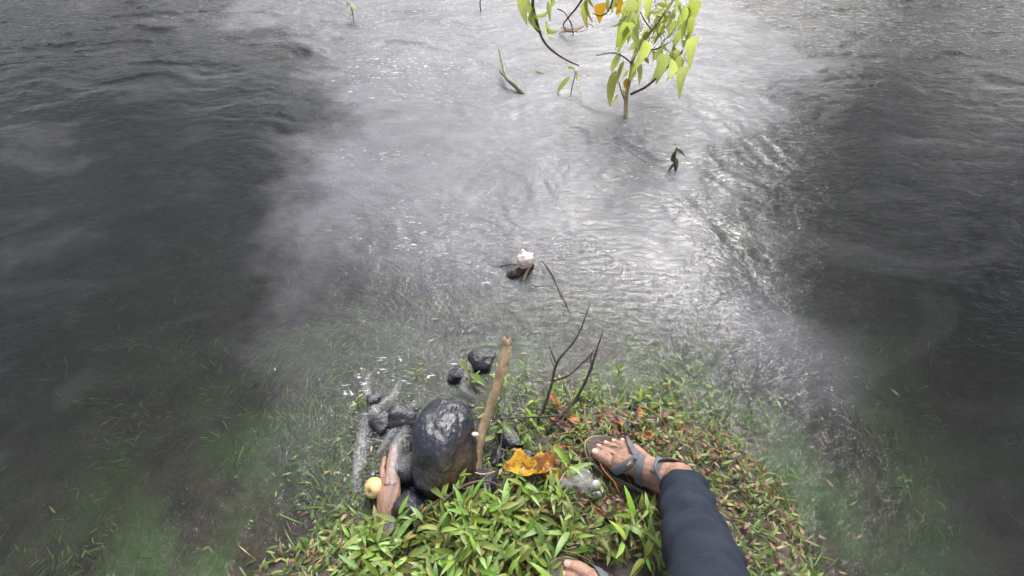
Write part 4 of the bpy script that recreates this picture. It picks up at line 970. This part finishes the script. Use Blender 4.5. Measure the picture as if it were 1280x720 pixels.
    mb.add(vs + vs2, [tuple(range(k)), tuple(range(k, 2 * k))[::-1]] + [(i, (i + 1) % k, k + (i + 1) % k, k + i) for i in range(k)]); mb.build('logo', M['gold'], s_, smooth=False)
    # nails
    for (a, b_, d, r1, r2, r3) in TOES:
        t = fp(fr, d[0] - .001, d[1], d[2] + SOLE); dd = (X_ * .28 + Vector((0, 0, 1))).normalized()
        hit = bvh.ray_cast(t + dd * .05, -dd, .06)
        if hit[0] is None: continue
        p = hit[0]; nrm = hit[1]; sx, sy = r3 * .62, r3 * .58; vs = []; fs = []
        tx = (X_ - nrm * X_.dot(nrm)).normalized(); ty = nrm.cross(tx)
        for i in range(5):
            for j in range(5):
                u, v = i / 4 * 2 - 1, j / 4 * 2 - 1; uu = u * math.sqrt(1 - v * v / 2.6); vv = v * math.sqrt(1 - u * u / 2.6)
                vs.append(p + tx * uu * sx + ty * vv * sy + nrm * (.0010 - .32 * sy * vv * vv) - pb)
        for i in range(4):
            for j in range(4): fs.append((i * 5 + j, i * 5 + j + 1, i * 5 + j + 6, i * 5 + j + 5))
        mb = MB(); mb.add(vs, fs); o = mb.build('toenail', M['nail'], body)
    return s_
sandal(frR); sandal(frL)
# trousers: legs with hems, creased cloth
def trouser(an, knee, hip, seed, name):
    pts = [an.lerp(knee, t) for t in (.13, .24, .42, .6, .8)] + [knee + (knee - (an + hip) / 2).normalized() * .01] + [knee.lerp(hip, t) for t in (.2, .4, .6, .8, 1)]
    rad = [.050, .053, .058, .064, .068, .072, .078, .088, .10, .112, .12]
    pts, rad = smooth_path(pts, rad, 8); n = 40; vs = []; fs = []; up = None
    def ringset(off, seq):
        nonlocal up
        for i in seq:
            p = pts[i]; t = (pts[min(i + 1, len(pts) - 1)] - pts[max(i - 1, 0)]).normalized()
            if up is None: up = Vector((0, 1, 0))
            up = (up - t * up.dot(t)).normalized(); s2 = t.cross(up)
            for k in range(n):
                a = 2 * math.pi * k / n; dr = up * math.cos(a) + s2 * math.sin(a)
                fold = .0035 * math.sin(i * 1.1 + 1.8 * math.sin(a + seed) + 2 * noise.noise(Vector((math.cos(a), math.sin(a), i * .08)))) * (.4 + .6 * abs(noise.noise(Vector((math.cos(a) * 1.2, seed, i * .1)))) * 2) + (.0022 if i in (1, 2) and off == 0 else 0)
                r = rad[i] + off + fold + .007 * noise.noise(Vector((math.cos(a) * 1.3, math.sin(a) * 1.3, i * .22 + seed))) + .004 * noise.noise(Vector((math.cos(a) * 2, math.sin(a) * 2, i * .6 + seed)))
                vs.append(p + dr * r - pb)
    ringset(-.003, [2, 1, 0]); ringset(0, range(len(pts)))
    m = len(vs) // n
    for i in range(m - 1):
        for k in range(n): fs.append((i * n + k, i * n + (k + 1) % n, (i + 1) * n + (k + 1) % n, (i + 1) * n + k))
    mb = MB(); mb.add(vs, fs); mb.build(name, M['navy'], person)
trouser(anR, kneeR, hipR, 1.0, 'trouser_leg'); trouser(anL, kneeL, hipL, 5.0, 'trouser_leg')

# ------------------------------------------------------------------ unseen trees added either side to block the sky and darken the water's reflections
def tree_data(seed, h):
    rnd = random.Random(seed); br = []; tips = []
    trunk = [Vector((0, 0, -1)), Vector((rnd.uniform(-.1, .1), rnd.uniform(-.1, .1), h * .25)), Vector((rnd.uniform(-.3, .3), rnd.uniform(-.3, .3), h * .55)), Vector((rnd.uniform(-.5, .5), rnd.uniform(-.5, .5), h * .9))]
    tp, _ = smooth_path(trunk, [1] * 4, 8)
    for k in range(11):
        t = .30 + .6 * k / 10; p = tp[int(t * (len(tp) - 1))]; a = k * 2.4 + rnd.uniform(-.4, .4); L_ = h * (.42 - .24 * (t - .3))
        e = p + Vector((math.cos(a) * L_, math.sin(a) * L_, L_ * rnd.uniform(.05, .5)))
        m_ = p.lerp(e, .5) + Vector((0, 0, L_ * .12)); br.append([p, m_, e]); 
        for q in range(6): f = rnd.uniform(.35, 1.05); tips.append(p.lerp(e, f) + Vector((rnd.gauss(0, .35), rnd.gauss(0, .35), rnd.gauss(.1, .35))))
    mt = MB(); mt.tube(trunk, [.24, .17, .11, .04], 12, .2, sub=6)
    bs = []
    for b_ in br: m2 = MB(); m2.tube(b_, [.065, .045, .012], 7, .2, sub=4); bs.append(m2)
    rs2 = np.random.RandomState(seed); T = np.array([tuple(t) for t in tips]); per = 260; c = np.repeat(T, per, 0); n = len(c)
    off = rs2.normal(0, 1, (n, 3)); off /= np.linalg.norm(off, axis=1)[:, None]; off *= (rs2.uniform(0, 1, n) ** .45 * .62)[:, None]; off[:, 2] *= .7
    pts = c + off; pts = pts[pts[:, 2] > 1.6]
    return mt, bs, pts
M['bark'] = mat('tree_bark', (.10, .08, .06), .8, .3, 12, (.05, .04, .03), .9, 30)
first = {}
for i, (x, y, rz, kind, lab) in enumerate(((-4.4, .8, .3, 0, 'broad leafy tree standing in the flood on the near left'), (-5.6, 4.4, 1.9, 1, 'leafy tree second along the left side of the river'), (-6.2, 8.6, 4.0, 0, 'leafy tree farthest along the left side of the river'),
                                            (4.6, .6, 2.6, 1, 'broad leafy tree standing in the flood on the near right'), (5.9, 4.6, 5.2, 0, 'leafy tree second along the right side of the river'), (6.6, 8.8, 1.1, 1, 'leafy tree farthest along the right side of the river'))):
    root = thing('added_tree', lab, 'tree', (x, y, -.3), 'unseen trees added to darken the reflections'); root.rotation_euler = (0, 0, rz)
    if kind not in first:
        mt, bs, pts = tree_data(100 + kind, 7.5 + kind)
        a = mt.build('trunk', M['bark'], root); L2 = [b_.build('branch', M['bark'], root) for b_ in bs]
        n = len(pts); rs3 = np.random.RandomState(kind); col = np.array([[.05, .09, .02], [.07, .12, .03], [.04, .07, .02]])[rs3.randint(0, 3, n)]
        cr = scatter_leaves('crown', pts, rs3.uniform(.10, .20, n), rs3.uniform(.04, .08, n), col, 'cover', (-.8, .5), .3, None)
        for k_ in list(cr.keys()):
            if k_ in ('category', 'label'): del cr[k_]
        cr.parent = root; first[kind] = [a] + L2 + [cr]
    else:
        for o in first[kind]:
            c = o.copy(); C.objects.link(c); c.parent = root
